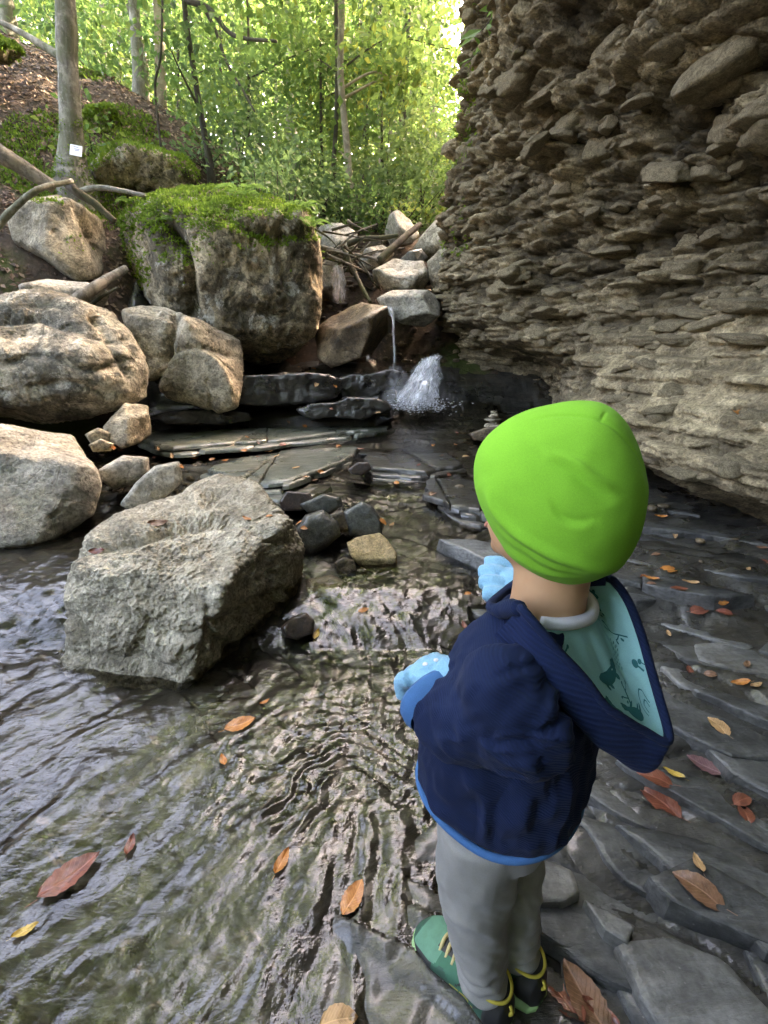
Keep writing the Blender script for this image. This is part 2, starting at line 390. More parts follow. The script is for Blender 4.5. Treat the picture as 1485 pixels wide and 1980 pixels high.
def warp_lin(a, b, n, c, k):
    """n samples on [a,b], denser around c"""
    t = np.linspace(np.arcsinh((a - c) / k), np.arcsinh((b - c) / k), n); return c + k * np.sinh(t)

bv, bf = grid_mesh(warp_lin(-3.2, 2.7, 380, 0.0, 0.9), warp_lin(-1.4, 6.0, 500, 0.8, 0.9), bed_z)
stream_bed = tag(link('stream_bed', make_mesh('stream_bed', bv, bf, True, [M['bed']])), 'dark wet slate bed of the brook with layered ledges', None, None, 'structure')

def wide_z(x, y):
    P = xyz(x, y, 0.0)
    inside = sstep(-2.8, -2.5, x) * sstep(2.65, 2.4, x) * sstep(-1.35, -1.1, y) * sstep(5.95, 5.7, y)
    far = sstep(6, 14, np.hypot(x, y))
    rough = sstep(5.0, 6.5, y + np.maximum(0, -1.8 - x) * 3)
    return H(x, y) + rough * (0.10 * fbm(P * 1.3, 4) + 0.05 * fbm(P * 5, 3)) + far * 0.5 * fbm(P * 0.16, 3) - 0.22 * inside
gv, gf = grid_mesh(warp_lin(-110, 110, 230, -2.0, 3.0), warp_lin(-60, 230, 240, 6.0, 3.0), wide_z)
ground = tag(link('ground', make_mesh('ground', gv, gf, True, [M['soil']])), 'brown forest floor rising into a steep leafy hillside', None, None, 'structure')

# ------------------------------------------------------------------ slabs of the dry floor on the right
def clip_poly(poly, n, d):
    out = []
    for i in range(len(poly)):
        a, b = poly[i - 1], poly[i]; da, db = a @ n - d, b @ n - d
        if da <= 0: out.append(a)
        if da * db < 0: out.append(a + (b - a) * (da / (da - db)))
    return out
def slab_mesh(poly, zc, thick, tilt, seed, mat):
    """irregular plate: outline with broken edge, bevel, uneven top"""
    c = poly.mean(0); P = np.vstack([poly, poly[:1]]); P = resample(P, 37)[:-1]; n = len(P)
    dirs = P - c
    jag = 1 + 0.10 * fbm(xyz(P[:, 0] * 16, P[:, 1] * 16, seed), 3) - 0.02
    rings = []
    for s, dz in ((1.04, -thick), (1.02, -thick * 0.45), (1.0, -0.007), (0.975, -0.0015), (0.80, 0.0), (0.55, 0.0), (0.28, 0.0)):
        Q = c + dirs * (jag * s)[:, None]
        if s < 0.98: top = 0.0045 * fbm(xyz(Q[:, 0] * 11, Q[:, 1] * 11, seed + 2), 3) + 0.002 * fbm(xyz(Q[:, 0] * 40, Q[:, 1] * 40, seed), 2)
        else: top = 0.004 * fbm(xyz(Q[:, 0] * 22, Q[:, 1] * 22, seed + dz * 60), 2)
        rings.append(np.column_stack([Q, np.full(n, dz) + top]))
    V = np.vstack(rings + [[np.append(c, 0.0)]])
    V[:, 2] += (V[:, :2] - c) @ tilt
    o = np.array([c[0], c[1], zc]); V[:, :2] -= c
    m = len(rings); F = []
    for r_ in range(m - 1):
        for j in range(n):
            j2 = (j + 1) % n; F.append([r_ * n + j, r_ * n + j2, (r_ + 1) * n + j2, (r_ + 1) * n + j])
    for j in range(n): F.append([(m - 1) * n + j, (m - 1) * n + (j + 1) % n, m * n])
    me = make_mesh('slab', V, F, True, [mat])
    sh = np.ones(len(F), bool); sh[:n * 3] = False; me.polygons.foreach_set('use_smooth', sh)
    return me, o
sr = np.random.default_rng(21)
US, VS = np.array([0.83, -0.56]), np.array([0.56, 0.83])
cells = []
for iu in range(-9, 12):
    for iv in range(-10, 38):
        u = iu * 0.36 + (0.18 if iv % 2 else 0) + sr.uniform(-0.16, 0.16); v = iv * 0.125 + sr.uniform(-0.052, 0.052)
        cells.append(US * u + VS * v)
cells = np.array(cells)
for i, p in enumerate(cells):
    x, y = p
    if not (-0.1 < y < 3.7): continue
    right = np.interp(y, [-.1, 1.0, 1.8, 3.0, 3.7], [1.15, 1.75, 1.85, 1.62, 1.42])
    if x > right or x < xdry(y) + 0.06 + 0.05 * math.sin(y * 9): continue
    if y < 0.78 and x < 0.28: continue
    sz = 1.0
    d = cells - p; near = np.where((np.abs(d @ US) < 1.1) & (np.abs(d @ VS) < 0.5))[0]
    poly = [p + US * a + VS * b for a, b in ((-.6, -.3), (.6, -.3), (.6, .3), (-.6, .3))]
    for j in near:
        if j == i: continue
        dj = cells[j] - p; du, dv = dj @ US, dj @ VS
        # anisotropic bisector
        nrm = US * du / 0.13 + VS * dv / 0.017
        dd = (du * du / 0.13 + dv * dv / 0.017) / 2
        poly = clip_poly(poly, nrm, dd + nrm @ p)
        if len(poly) < 3: break
    if len(poly) < 3: continue
    if sr.random() < 0.10: continue
    poly = np.array(poly); c = poly.mean(0); poly = c + (poly - c) * (sr.uniform(0.92, 1.08) if sr.random() < .8 else sr.uniform(1.15, 1.4)) + sr.normal(0, .008, poly.shape)
    hgt = float(H(c[0], c[1])) + 0.030 + 0.030 * fbm(np.array([[c[0] * 3, c[1] * 3, 4.0]]), 2)[0] + sr.uniform(-0.020, 0.026)
    tilt = VS * (-0.10 + sr.uniform(-.06, .06)) + US * sr.uniform(-.06, .06)
    me, o = slab_mesh(poly, hgt, 0.075, tilt, i * 1.7, M['slab_pale'] if sr.random() < 0.22 else M['slab'])
    link('slab', me, stream_bed, o)
# big pale flat slabs near the child's feet (traced in plan)
def big_slab(px, z, thick, tilt, mat, seed, sc=1.0):
    pts = np.array([at_z(a, b, z)[:2] for a, b in px]); c = pts.mean(0)
    me, o = slab_mesh(c + (pts - c) * sc, z, thick, np.array(tilt), seed, mat); return link('slab', me, stream_bed, o)
big_slab([(1185, 1818), (1290, 1800), (1400, 1850), (1500, 1960), (1530, 2080), (1330, 2080), (1262, 1960)], 0.075, 0.09, (0.02, -0.05), M['slab_pale'], 3.3)
big_slab([(1000, 1690), (1040, 1655), (1110, 1680), (1125, 1725), (1090, 1745), (1010, 1748)], 0.065, 0.09, (0, -.05), M['slab_pale'], 5.3)
big_slab([(1128, 1735), (1180, 1760), (1230, 1790), (1215, 1830), (1170, 1800)], 0.07, 0.08, (0, -.05), M['slab_pale'], 6.3)
big_slab([(600, 1800), (640, 1690), (720, 1640), (790, 1600), (850, 1640), (905, 1700), (1000, 1790), (1075, 1900), (1130, 2080), (900, 2150), (640, 2120), (560, 1960)], 0.0, 0.09, (-0.01, 0.0), M['slab'], 9.3)
big_slab([(1080, 1790), (1150, 1790), (1200, 1900), (1250, 2060), (1140, 2060), (1090, 1900)], 0.03, 0.08, (0.06, 0), M['slab'], 12.3)
big_slab([(1250, 1690), (1340, 1650), (1470, 1720), (1560, 1790), (1560, 1860), (1420, 1800), (1300, 1745)], 0.085, 0.08, (0.0, -.08), M['slab'], 14.3)
big_slab([(1340, 1240), (1420, 1238), (1500, 1270), (1540, 1310), (1430, 1300), (1350, 1275)], 0.12, 0.06, (0.0, -.05), M['slab_pale'], 15.3)

# ================================================================== WATER
k = NT('brook_water'); c = k.coord(rot=(0, 0, R(-35)), scale=(9, 26, 9), rand=False)
h = k.noise(c, 1.0, 4, 0.6, 1.2)
nb = k.bump(k.math('ADD', h, k.math('MULTIPLY', k.noise(k.coord(rand=False), 75, 3, .6), .5)), 0.13, 0.02)
tr = k.n('BsdfTransparent'); tr.inputs[0].default_value = (0.80, 0.77, 0.70, 1)
gl = k.n('BsdfGlossy'); gl.inputs['Roughness'].default_value = 0.04; gl.inputs[0].default_value = (1, 1, 1, 1); k.put(gl.inputs['Normal'], nb)
fr = k.n('Fresnel'); fr.inputs[0].default_value = 1.48; k.put(fr.inputs['Normal'], nb)
mx = k.n('MixShader'); k.put(mx.inputs[0], fr.outputs[0]); k.put(mx.inputs[1], tr.outputs[0]); k.put(mx.inputs[2], gl.outputs[0])
k.t.links.new(mx.outputs[0], k.out.inputs[0]); M['water'] = k.m
def water_z(x, y):
    P = xyz(x, y, 0.0)
    lf = sstep(0.25, -0.35, x) * sstep(1.9, 1.3, y)
    fx = -0.57 * lf; fy = -np.sqrt(1 - fx * fx)
    a = x * fx + y * fy; b = -x * fy + y * fx
    wr = 0.08 * fbm(P * 3, 2)
    wr2 = 0.10 * fbm(P * 1.7 + 7, 2); st = fbm(np.stack([a * 2.6, (b + wr + wr2) * 8, 0 * a], -1), 3) * (0.55 + 1.0 * lf)
    st2 = fbm(np.stack([a * 11, (b + wr) * 22, 0 * a + 4], -1), 3)
    step = sstep(0.35, 0.0, np.abs(y - 1.68)) + 1.0 * sstep(0.6, 0.1, np.abs(y - 3.0))
    calm = 1 - 0.75 * sstep(3.5, 4.0, y) * sstep(4.9, 4.5, y)
    z = Hs(y) + 0.013 + calm * (0.0080 * st + 0.0026 * st2 + 0.005 * fbm(P * 3.2, 2) + step * 0.014 * fbm(P * 8, 3) + 0.0024 * fbm(P * 30, 2))
    # fan of ripples piling up against the rock in front of the child
    dx, dy = x + 0.10, y - 0.80; d = np.hypot(dx, dy)
    fan = sstep(0.02, 0.10, d) * sstep(0.62, 0.25, d) * sstep(-0.25, 0.3, dy / np.maximum(d, 1e-6))
    z = z + fan * (0.0022 * np.sin(d * 120 + 14 * fbm(P * 5, 2)) + 0.0046 * fbm(P * 48, 2))
    z = z + 0.05 * sstep(-0.55, -1.5, x) * sstep(2.0, 2.6, y) * 0
    return z
wv, wf = grid_mesh(warp_lin(-2.35, 1.3, 390, -0.1, 0.8), warp_lin(-1.0, 5.45, 520, 0.9, 0.7), water_z)
water = tag(link('water', make_mesh('water', wv, wf, True, [M['water']])), 'shallow brook water streaming over the slate', None, None, 'structure')

# ================================================================== CLIFF
cp = smooth_path([(3.3, -6.0), (2.75, -2.5), (2.25, 0.3), (1.88, 1.8), (1.52, 3.2), (1.12, 4.6), (0.78, 5.7), (0.80, 6.35), (1.25, 6.9), (2.4, 7.6), (4.5, 8.6)], 400)
cdist = np.concatenate([[0], np.cumsum(np.linalg.norm(np.diff(cp, axis=0), axis=1))])
def cpath(s):
    p = np.stack([np.interp(s, cdist, cp[:, 0]), np.interp(s, cdist, cp[:, 1])], -1)
    q = np.stack([np.interp(s + .05, cdist, cp[:, 0]), np.interp(s + .05, cdist, cp[:, 1])], -1) - np.stack([np.interp(s - .05, cdist, cp[:, 0]), np.interp(s - .05, cdist, cp[:, 1])], -1)
    q /= np.linalg.norm(q, axis=1)[:, None]
    return p, np.stack([-q[:, 1], q[:, 0]], -1)          # outward = towards the brook
def cliff_pt(s, z, fine=True):
    p, n = cpath(s); y = p[:, 1]
    kf = sstep(3.2, 5.4, y)
    near = np.interp(z, [-.4, .06, .14, .25, .36, .43, .60, .80, 1.0, 1.3, 1.7, 2.4, 3.2, 4.2, 5.4, 12], [.20, .10, -.15, -.62, -.55, .10, .07, -.03, -.16, -.36, -.30, .28, .78, 1.25, 1.6, 2.1])
    farp = np.interp(z, [-.4, .3, .55, .85, 1.1, 1.3, 1.6, 2.2, 3.1, 4.3, 5.4, 12], [-1.0, -1.1, -1.2, -1.0, -.25, .06, .10, .02, -.12, -.40, -.65, -2.2])
    farp = np.where(farp < -.2, farp + (-.2 - farp) * sstep(5.5, 6.2, y), farp)
    out = near * (1 - kf) + farp * kf
    P = xyz(s, z, 0.0) if np.ndim(z) else None
    Q = np.stack([s, z, 0 * s], -1)
    big = fbm(Q * np.array([0.8, 0.9, 1]), 3)
    w1 = 0.10 * fbm(Q * 2.2 + 3, 3); w2 = 0.05 * fbm(Q * 5 + 8, 2)
    lowk = sstep(1.45, 1.05, z) * (1 - 0.5 * kf)                    # thin-bedded base
    # beds
    zz = z + 0.10 * w1 + 0.05 * s * 0.4
    lay_c = pn(np.stack([0 * s + 2.5, zz * 7.5, s * 0.35], -1)); lay_f = pn(np.stack([0 * s + 7.5, zz * 24, s * 0.8], -1))
    zl = (zz + 0.25 * w2) / 0.075; il = np.floor(zl); hb = h2(il, np.floor(s / (0.35 + 0.5 * h2(il, 0 * s, 9)) + 7 * h2(il, 0 * s, 8)), 6); fl = zl - il
    zl2 = (zz + 0.12 * w2) / 0.024; il2 = np.floor(zl2); hb2 = h2(il2, np.floor(s / 0.22 + 5 * h2(il2, 0 * s, 3)), 2)
    beds = (hb - 0.5) * 0.13 + 0.02 * np.minimum(fl, 1 - fl) * 2 + (hb2 - 0.5) * 0.030
    # blocks
    f1, f2, cid = worley2((s + w1 * 2) / 0.30, (zz + w2) / 0.088)
    g1, g2, gid = worley2((s + w2 * 3) / 0.12 + 40, (zz + w2) / 0.045 + 10)
    blk = (cid - 0.5) * 0.17 + 0.05 * sstep(0, 0.22, f2 - f1) - 0.02
    peb = (gid - 0.5) * 0.055 + 0.030 * sstep(0, 0.3, g2 - g1)
    t1, t2, tid = worley2((s + w1) / 0.26 + 7, (zz + 0.3 * w2) / 0.045 + 3)
    thin = (tid - 0.5) * 0.09 + 0.02 * sstep(0, 0.10, t2 - t1)
    b1, b2, bid = worley2((s + w1 * 3) / 0.55 + 21, (zz + w1) / 0.24 + 5)
    d = 0.26 * big + 0.085 * lay_c + (1 - lowk) * ((bid - 0.5) * 0.16 - 0.05 * sstep(0.10, 0.0, b2 - b1)) + 0.022 * lay_f + (1 - lowk) * (0.7 * blk + 0.8 * peb + 0.75 * beds) + lowk * (0.7 * thin + 0.25 * peb + 0.7 * beds)
    if fine: d = d + 0.014 * fbm(Q * 17, 4) + 0.006 * fbm(Q * 55, 2)
    d = d * (1 - 0.5 * kf * sstep(1.1, 0.7, z))
    o = out + d
    X = p[:, 0] + n[:, 0] * o; Y = p[:, 1] + n[:, 1] * o
    global CLIFF_TONE
    CLIFF_TONE = (1 - lowk) * (0.30 * cid + 0.2 * gid + 0.2 * bid + 0.22 * hb) + lowk * (0.42 + 0.22 * tid + .15 * cid + .22 * hb)
    return np.stack([X, Y, z + 0.02 * w1], -1)
s_near = np.interp(1.2, cp[:, 1], cdist)
s_all = np.concatenate([np.linspace(0, s_near, 30)[:-1], s_near + (np.interp(6.6, cp[:, 1], cdist) - s_near) * np.linspace(0, 1, 570) ** 1.15, np.linspace(np.interp(6.6, cp[:, 1], cdist), cdist[-1], 60)[1:]])
z_all = np.concatenate([np.linspace(-0.35, 4.9, 450), np.linspace(4.9, 10.5, 24)[1:]])
S_, Z_ = np.meshgrid(s_all, z_all, indexing='ij')
cv = cliff_pt(S_.ravel(), Z_.ravel()); c_tone = CLIFF_TONE; cf = grid_faces(len(s_all), len(z_all))
cme = make_mesh('cliff', cv, cf, True, [M['cliff']]); set_tint(cme, c_tone, 1)
cliff = tag(link('cliff', cme), 'overhanging brown cliff of layered stones beside the brook', None, None, 'structure')
# top of the cliff running back to the right
tv, tf = grid_mesh(np.linspace(0, 1, 24), np.linspace(0, 1, 60), lambda a, b: 0 * a)
bs = tv[:, 1] * cdist[-1]; e = cliff_pt(bs, np.full(len(bs), 10.5)); tv = e + np.stack([tv[:, 0] * 14, tv[:, 0] * 3, -0.3 + tv[:, 0] * 3 + 0.3 * fbm(e, 2)], -1)
link('cliff_top', make_mesh('cliff_top', tv, tf[:, ::-1], True, [M['soil']]), cliff)

# ------------------------------------------------------------------ star-shaped stones
def star_stone(dirs, planes, p=14.0):
    """radius along dirs of the rounded intersection of half-spaces (n, d)"""
    acc = np.zeros(len(dirs))
    for n, d in planes:
        q = np.maximum(dirs @ n, 0) / d; acc += q ** p
    return acc ** (-1 / p)
def rand_stone_mesh(name, seed, dims, mat, sub=4, facets=9, rough=0.05, p=11):
    r_ = np.random.default_rng(seed); dirs, F = ico(sub); dims = np.asarray(dims, float)
    pl = [(np.array(a, float), 1.0) for a in ((1, 0, 0), (-1, 0, 0), (0, 1, 0), (0, -1, 0), (0, 0, 1), (0, 0, -1))]
    Q = np.linalg.qr(np.eye(3) + 0.22 * r_.normal(size=(3, 3)))[0]; Q = Q * np.sign(np.diag(Q))
    pl = [(Q @ n, d * r_.uniform(0.85, 1.1)) for n, d in pl]
    for _ in range(facets):
        n = r_.normal(size=3); n /= np.linalg.norm(n); pl.append((n, r_.uniform(0.85, 1.15)))
    rad = star_stone(dirs, pl, p); V = dirs * rad[:, None]
    V = V * (1 + rough * fbm(V * 2.3 + seed, 4) * 2 - rough * 0.8 * np.maximum(0, ridged(V * 1.7 + seed * 2, 3) - 0.55))[:, None]
    return make_mesh(name, V * dims, F, True, [mat])
stone_meshes = [rand_stone_mesh('stone', 100 + i, (1.0, 0.8, d), M['cliff_stone'], 4, 7, 0.09, 12) for i, d in enumerate((.40, .30, .5, .25, .42, .34, .55, .24, .45, .36, .28, .5))]
cr = np.random.default_rng(5); placed = 0; tries = 0
while placed < 300 and tries < 6000:
    tries += 1
    s = cr.uniform(s_near + 0.3, np.interp(6.35, cp[:, 1], cdist)); z = 0.45 + 4.2 * cr.random() ** 1.1
    e = cliff_pt(np.array([s]), np.array([z]))[0]
    d = e - CAM; dep = d[1] * CP - d[2] * SP
    if dep < 1: continue
    ix = 742 + FPX * d[0] / dep; iy = 990 - FPX * (d[2] * CP + d[1] * SP) / dep
    if not (850 < ix < 1500 and -15 < iy < 930): continue
    _, nn = cpath(np.array([s])); yaw = math.atan2(nn[0, 1], nn[0, 0]) - math.pi / 2
    far = min(1, max(0, (e[1] - 2.4) / 3.0))
    sz = cr.uniform(0.035, 0.075) if cr.random() < 0.72 else cr.uniform(0.075, 0.14)
    if z < 1.3: sz = min(sz, 0.085)
    o = link('stone', stone_meshes[cr.integers(len(stone_meshes))], cliff, e - np.append(nn[0], 0) * sz * 0.25)
    o.rotation_euler = (cr.normal(0, .16), cr.normal(0, .14), yaw + cr.normal(0, .3)); o.scale = (sz * cr.uniform(.9, 1.6), sz, sz * cr.uniform(.8, 1.3))
    placed += 1
# the big pale blocks high on the right
for (px, py, t, sc, rot) in ((1400, 130, 3.0, (.20, .20, .15), (.1, -.35, -1.0)), (1290, 330, 3.0, (.13, .10, .09), (.2, .3, -1.1)), (1365, 335, 2.9, (.11, .09, .10), (0, .2, -1.3)), (1430, 590, 2.6, (.15, .10, .07), (0, .1, -1.2)), (1340, 605, 2.75, (.16, .10, .06), (0, .1, -1.2)), (1160, 640, 3.3, (.13, .10, .08), (0, 0, -1.2)), (1250, 660, 3.0, (.12, .1, .06), (0, .1, -1.2)), (1310, 655, 2.8, (.12, .1, .06), (.1, .1, -1.2)), (1440, 655, 2.5, (.14, .1, .06), (0, .1, -1.2))):
    best = None
    d = ray(px, py); ss = np.linspace(s_near, np.interp(6.3, cp[:, 1], cdist), 300)
    tt = np.linspace(1.6, 5, 150); Pq = CAM + d * tt[:, None]
    # first point of the ray inside the cliff
    for q in Pq:
        s = ss[np.argmin(np.abs(np.interp(ss, cdist, cp[:, 1]) - q[1]))]; e = cliff_pt(np.array([s]), np.array([q[2]]), False)[0]
        if q[0] > e[0]: best = q; break
    if best is None: continue
    o = link('stone', stone_meshes[int(px) % len(stone_meshes)], cliff, best); o.rotation_euler = rot; o.scale = sc

# ================================================================== BOULDERS
def polar_radius(ab, nphi=360):
    """radius of a star-shaped polygon around the origin"""
    A = ab; B = np.roll(ab, -1, axis=0); phi = np.linspace(-np.pi, np.pi, nphi, endpoint=False); out = np.zeros(nphi)
    for i, f in enumerate(phi):
        d = np.array([math.cos(f), math.sin(f)]); e = B - A
        den = d[0] * e[:, 1] - d[1] * e[:, 0]; den = np.where(np.abs(den) < 1e-12, 1e-12, den)
        t = (A[:, 0] * e[:, 1] - A[:, 1] * e[:, 0]) / den; u = (A[:, 0] * d[1] - A[:, 1] * d[0]) / den
        ok = (t > 0) & (u >= -1e-6) & (u <= 1 + 1e-6); out[i] = t[ok].max() if ok.any() else 0.05
    kx = np.array([1, 2, 3, 2, 1]) / 9.0
    out = np.convolve(np.concatenate([out[-2:], out, out[:2]]), kx, 'valid')
    return phi, out
boulders = {}
def boulder(name, label, outline, Y, depth, mat, sub=7, facets=(), p=14, rough=0.035, seed=0.0, cat='boulder', back=None, parent=None, center=None, strata=0.0, group=None, crack=1.0, key=None, shrink=0.97, grooves=()):
    ol = np.array(outline, float); cpx = np.array(center if center else (ol.min(0) + ol.max(0)) / 2, float)
    C3 = at_y(cpx[0], cpx[1], Y); wv_ = C3 - CAM; D = np.linalg.norm(wv_); wv_ = wv_ / D
    u = np.cross(wv_, [0, 0, 1.0]); u /= np.linalg.norm(u); v = np.cross(u, wv_)
    ab = []
    for a, b in ol:
        d = ray(a, b); q = CAM + d * (D / (d @ wv_)) - C3; ab.append((q @ u, q @ v))
    ab = np.array(ab) * shrink; phi, rad = polar_radius(ab)
    dirs, F = ico(sub)
    du, dv, dw = dirs @ u, dirs @ v, dirs @ wv_
    rho = np.hypot(du, dv); Rp = np.interp(np.arctan2(dv, du), np.append(phi, np.pi), np.append(rad, rad[0]))
    acc = (rho / Rp) ** p
    size = rad.mean()
    for n, d in [(-wv_, depth), (wv_, back or depth)] + [(np.array(n, float) / np.linalg.norm(n), (np.array(n, float) / np.linalg.norm(n)) @ (at_y(*pt) - C3)) for n, pt in facets]:
        if d <= 0.02: d = 0.02
        acc = acc + (np.maximum(dirs @ n, 0) / d) ** p
    r_ = acc ** (-1 / p); fr_ = np.random.default_rng(int(seed * 10) + 5)
    for _ in range(9 if parent is None and key != 'front' and cat != 'stone' else 0):           # fracture faces
        n = fr_.normal(size=3); n /= np.linalg.norm(n)
        if n @ wv_ > .3: n = -n
        if abs(n @ wv_) < .25: continue
        acc = acc + (np.maximum(dirs @ n, 0) / (fr_.uniform(.90, .99) * (dirs @ n * r_).max())) ** (p * 1.6)
    r_ = acc ** (-1 / p)
    V = dirs * r_[:, None]
    q = V / size + seed
    disp = rough * (2.2 * fbm(q * 1.1, 3) + 1.3 * fbm(q * 3.2 + 5, 4) + 0.55 * fbm(q * 11 + 2, 3) + (0.35 * fbm(q * 30, 2) if sub > 6 else 0))
    disp = disp - crack * rough * 1.2 * np.maximum(0, ridged(q * 0.8 + 3, 2) - 0.86) / 0.14
    if strata:
        zz = (V[:, 2] + 0.08 * V[:, 0]) / 0.028 + 1.2 * fbm(q * 1.3, 2); hs = h2(np.floor(zz), 0 * zz, 2); disp = disp + strata * (hs - 0.5) * sstep(0.3, 0.9, rho)
    V = V + dirs * (disp * size)[:, None]
    for path, amp, wpx in grooves:                      # clefts, ledges and hollows of this stone
        g = np.array([at_y(a, b, Y) for a, b in smooth_path(path, 40)]) - C3; g = np.stack([g @ u, g @ v], -1); q2 = np.stack([V @ u, V @ v], -1) * (D / (D + V @ wv_))[:, None]
        q2 = q2 + 0.05 * size * np.stack([fbm(V / size * 4 + seed, 3), fbm(V / size * 4 + seed + 9, 3)], -1)
        D2 = np.full(len(V), 1e9)
        for i in range(len(g) - 1):
            e = g[i + 1] - g[i]; t = np.clip(((q2 - g[i]) @ e) / (e @ e), 0, 1); D2 = np.minimum(D2, np.linalg.norm(q2 - g[i] - t[:, None] * e, axis=1))
        V = V + dirs * (amp * np.exp(-(D2 / (wpx / FPX * D)) ** 2) * sstep(0.35, 0.0, dw))[:, None]
    me = make_mesh(name, V, F, True, [mat])
    o = link(name, me, parent, C3)
    if parent is None: tag(o, label, cat, group)
    boulders[key or label] = (V + C3, F, o)
    return o

boulder('boulder', 'large blocky pale grey boulder standing in the stream, nearest to the child',
        [(165, 1020), (200, 985), (250, 972), (330, 945), (385, 912), (430, 904), (480, 912), (515, 950), (545, 985), (575, 1030), (592, 1100), (592, 1165), (560, 1195), (480, 1255), (400, 1302), (300, 1342), (200, 1362), (135, 1355), (108, 1290), (116, 1200), (135, 1130), (150, 1070)],
        1.72, 0.5, M['front_limestone'], 8, facets=[((-0.12, -0.90, 0.42), (300, 1130, 1.47)), ((0, -0.30, 1), (330, 962, 1.95)), ((0.90, -0.42, -0.05), (530, 1110, 1.72))], p=22, rough=0.055, seed=1.3, key='front', grooves=[([(150, 1075), (220, 1052), (290, 1035), (330, 1012), (420, 1000), (500, 1008), (570, 1030)], -.035, 9), ([(410, 942), (432, 940), (450, 938)], -.035, 16), ([(478, 1015), (455, 1070), (440, 1130), (415, 1190), (330, 1250)], .022, 16), ([(535, 1015), (538, 1090), (550, 1180)], -.022, 6), ([(280, 1190), (350, 1225), (430, 1195), (500, 1160), (580, 1140)], -.022, 7), ([(400, 1180), (395, 1240), (380, 1290)], -.016, 6), ([(120, 1240), (200, 1255), (300, 1262)], -.014, 8), ([(300, 960), (360, 945), (400, 930)], -.015, 7)])
boulder('boulder', 'smooth pale boulder cut off by the picture edge, above the dark channel', [(-140, 850), (-60, 822), (0, 812), (80, 826), (150, 832), (172, 870), (187, 940), (172, 992), (110, 1034), (40, 1050), (-60, 1056), (-140, 1000)], 2.6, 0.5, M['pale_limestone'], 7,
        facets=[((0.1, -.9, .35), (60, 930, 2.3)), ((0, -.2, 1), (60, 830, 2.6)), ((.8, -.55, .1), (165, 920, 2.5))], p=16, rough=0.03, seed=4.2)
boulder('boulder', 'broad dark mottled boulder between pale boulder and upper rocks at picture edge', [(-160, 640), (-80, 590), (0, 560), (80, 552), (150, 572), (215, 602), (248, 650), (278, 720), (272, 765), (200, 795), (100, 818), (0, 812), (-100, 800), (-160, 720)], 4.0, 0.8, M['mottled_limestone'], 7,
        facets=[((0.05, -.95, .2), (100, 720, 3.5)), ((.1, -.5, 1), (100, 585, 3.9)), ((.8, -.5, .2), (250, 690, 3.8))], p=14, rough=0.045, seed=8.8, grooves=[([(0, 620), (80, 615), (160, 640), (250, 660)], -.05, 7), ([(20, 700), (100, 690), (180, 720), (260, 700)], -.04, 6), ([(190, 610), (215, 640), (265, 730)], -.05, 6), ([(60, 750), (140, 745), (220, 770)], -.04, 6)])
boulder('boulder', 'rounded beige boulder with branches across its top, beneath the signed tree', [(8, 425), (40, 383), (110, 368), (160, 393), (207, 425), (214, 480), (207, 532), (150, 543), (80, 532), (42, 500), (18, 462)], 5.2, 0.55, M['limestone'], 6, grooves=[([(150, 400), (170, 450), (205, 500)], -.05, 6)],
        facets=[((-0.05, -.97, .15), (110, 470, 4.75)), ((0, -.5, 1), (110, 385, 5.1)), ((.8, -.5, 0), (200, 480, 5.1))], p=13, rough=0.035, seed=14.7)
boulder('boulder', 'low pale boulder wedged under the grey log', [(35, 550), (90, 538), (170, 545), (215, 565), (200, 600), (100, 590), (40, 575)], 4.6, 0.4, M['pale_limestone'], 5, p=9, seed=15.0)
boulder('boulder', 'wide angular tan boulder with a dark crack in front of the mossy giant', [(226, 592), (262, 577), (320, 588), (362, 610), (415, 630), (474, 656), (472, 720), (457, 785), (420, 797), (370, 782), (325, 768), (298, 742), (266, 724), (242, 670)], 4.5, 0.5, M['limestone'], 7,
        facets=[((.12, -.97, .10), (390, 710, 4.12)), ((-.5, -.84, .15), (280, 655, 4.25)), ((.10, -.36, 1), (350, 606, 4.5)), ((.85, -.5, 0), (468, 710, 4.4))], p=22, rough=0.04, seed=20.2, center=(350, 690), grooves=[([(340, 612), (330, 650), (318, 700), (300, 742)], -.10, 6), ([(318, 690), (380, 672), (460, 690)], -.035, 6), ([(405, 740), (415, 795)], -.03, 5), ([(250, 600), (300, 606), (350, 622)], -.03, 4)])
boulder('boulder', 'giant moss-topped boulder dominating the bank beneath the trees', [(212, 410), (245, 378), (300, 355), (340, 337), (440, 335), (520, 368), (590, 412), (612, 470), (620, 560), (604, 640), (565, 685), (500, 712), (465, 695), (400, 660), (330, 620), (270, 575), (228, 490)], 5.7, 1.0, M['dark_limestone'], 7,
        facets=[((.55, -.83, .05), (500, 540, 4.95)), ((-.55, -.82, .12), (310, 520, 5.1)), ((.0, -.55, 1), (390, 370, 5.5)), ((.2, -.6, -.75), (480, 690, 5.2))], p=13, rough=0.045, seed=23.9, center=(420, 530), key='mossy', grooves=[([(330, 430), (352, 470), (365, 520), (375, 600)], -.16, 9), ([(300, 440), (318, 500), (335, 560)], .06, 12), ([(440, 420), (520, 450), (600, 450)], -.07, 10), ([(560, 400), (550, 480), (560, 560)], -.06, 8), ([(400, 560), (470, 600), (560, 620)], -.05, 9)])
boulder('boulder', 'brown wedge boulder with wet top, next to the thin waterfall', [(603, 638), (640, 608), (700, 582), (752, 592), (757, 640), (725, 682), (640, 714), (612, 692)], 5.5, 0.45, M['brown_block'], 6,
        facets=[((-.35, -.93, .05), (650, 660, 5.2)), ((.75, -.65, 0), (735, 640, 5.25)), ((-.1, -.45, 1), (690, 592, 5.4))], p=16, rough=0.03, seed=27.3, key='wedge')
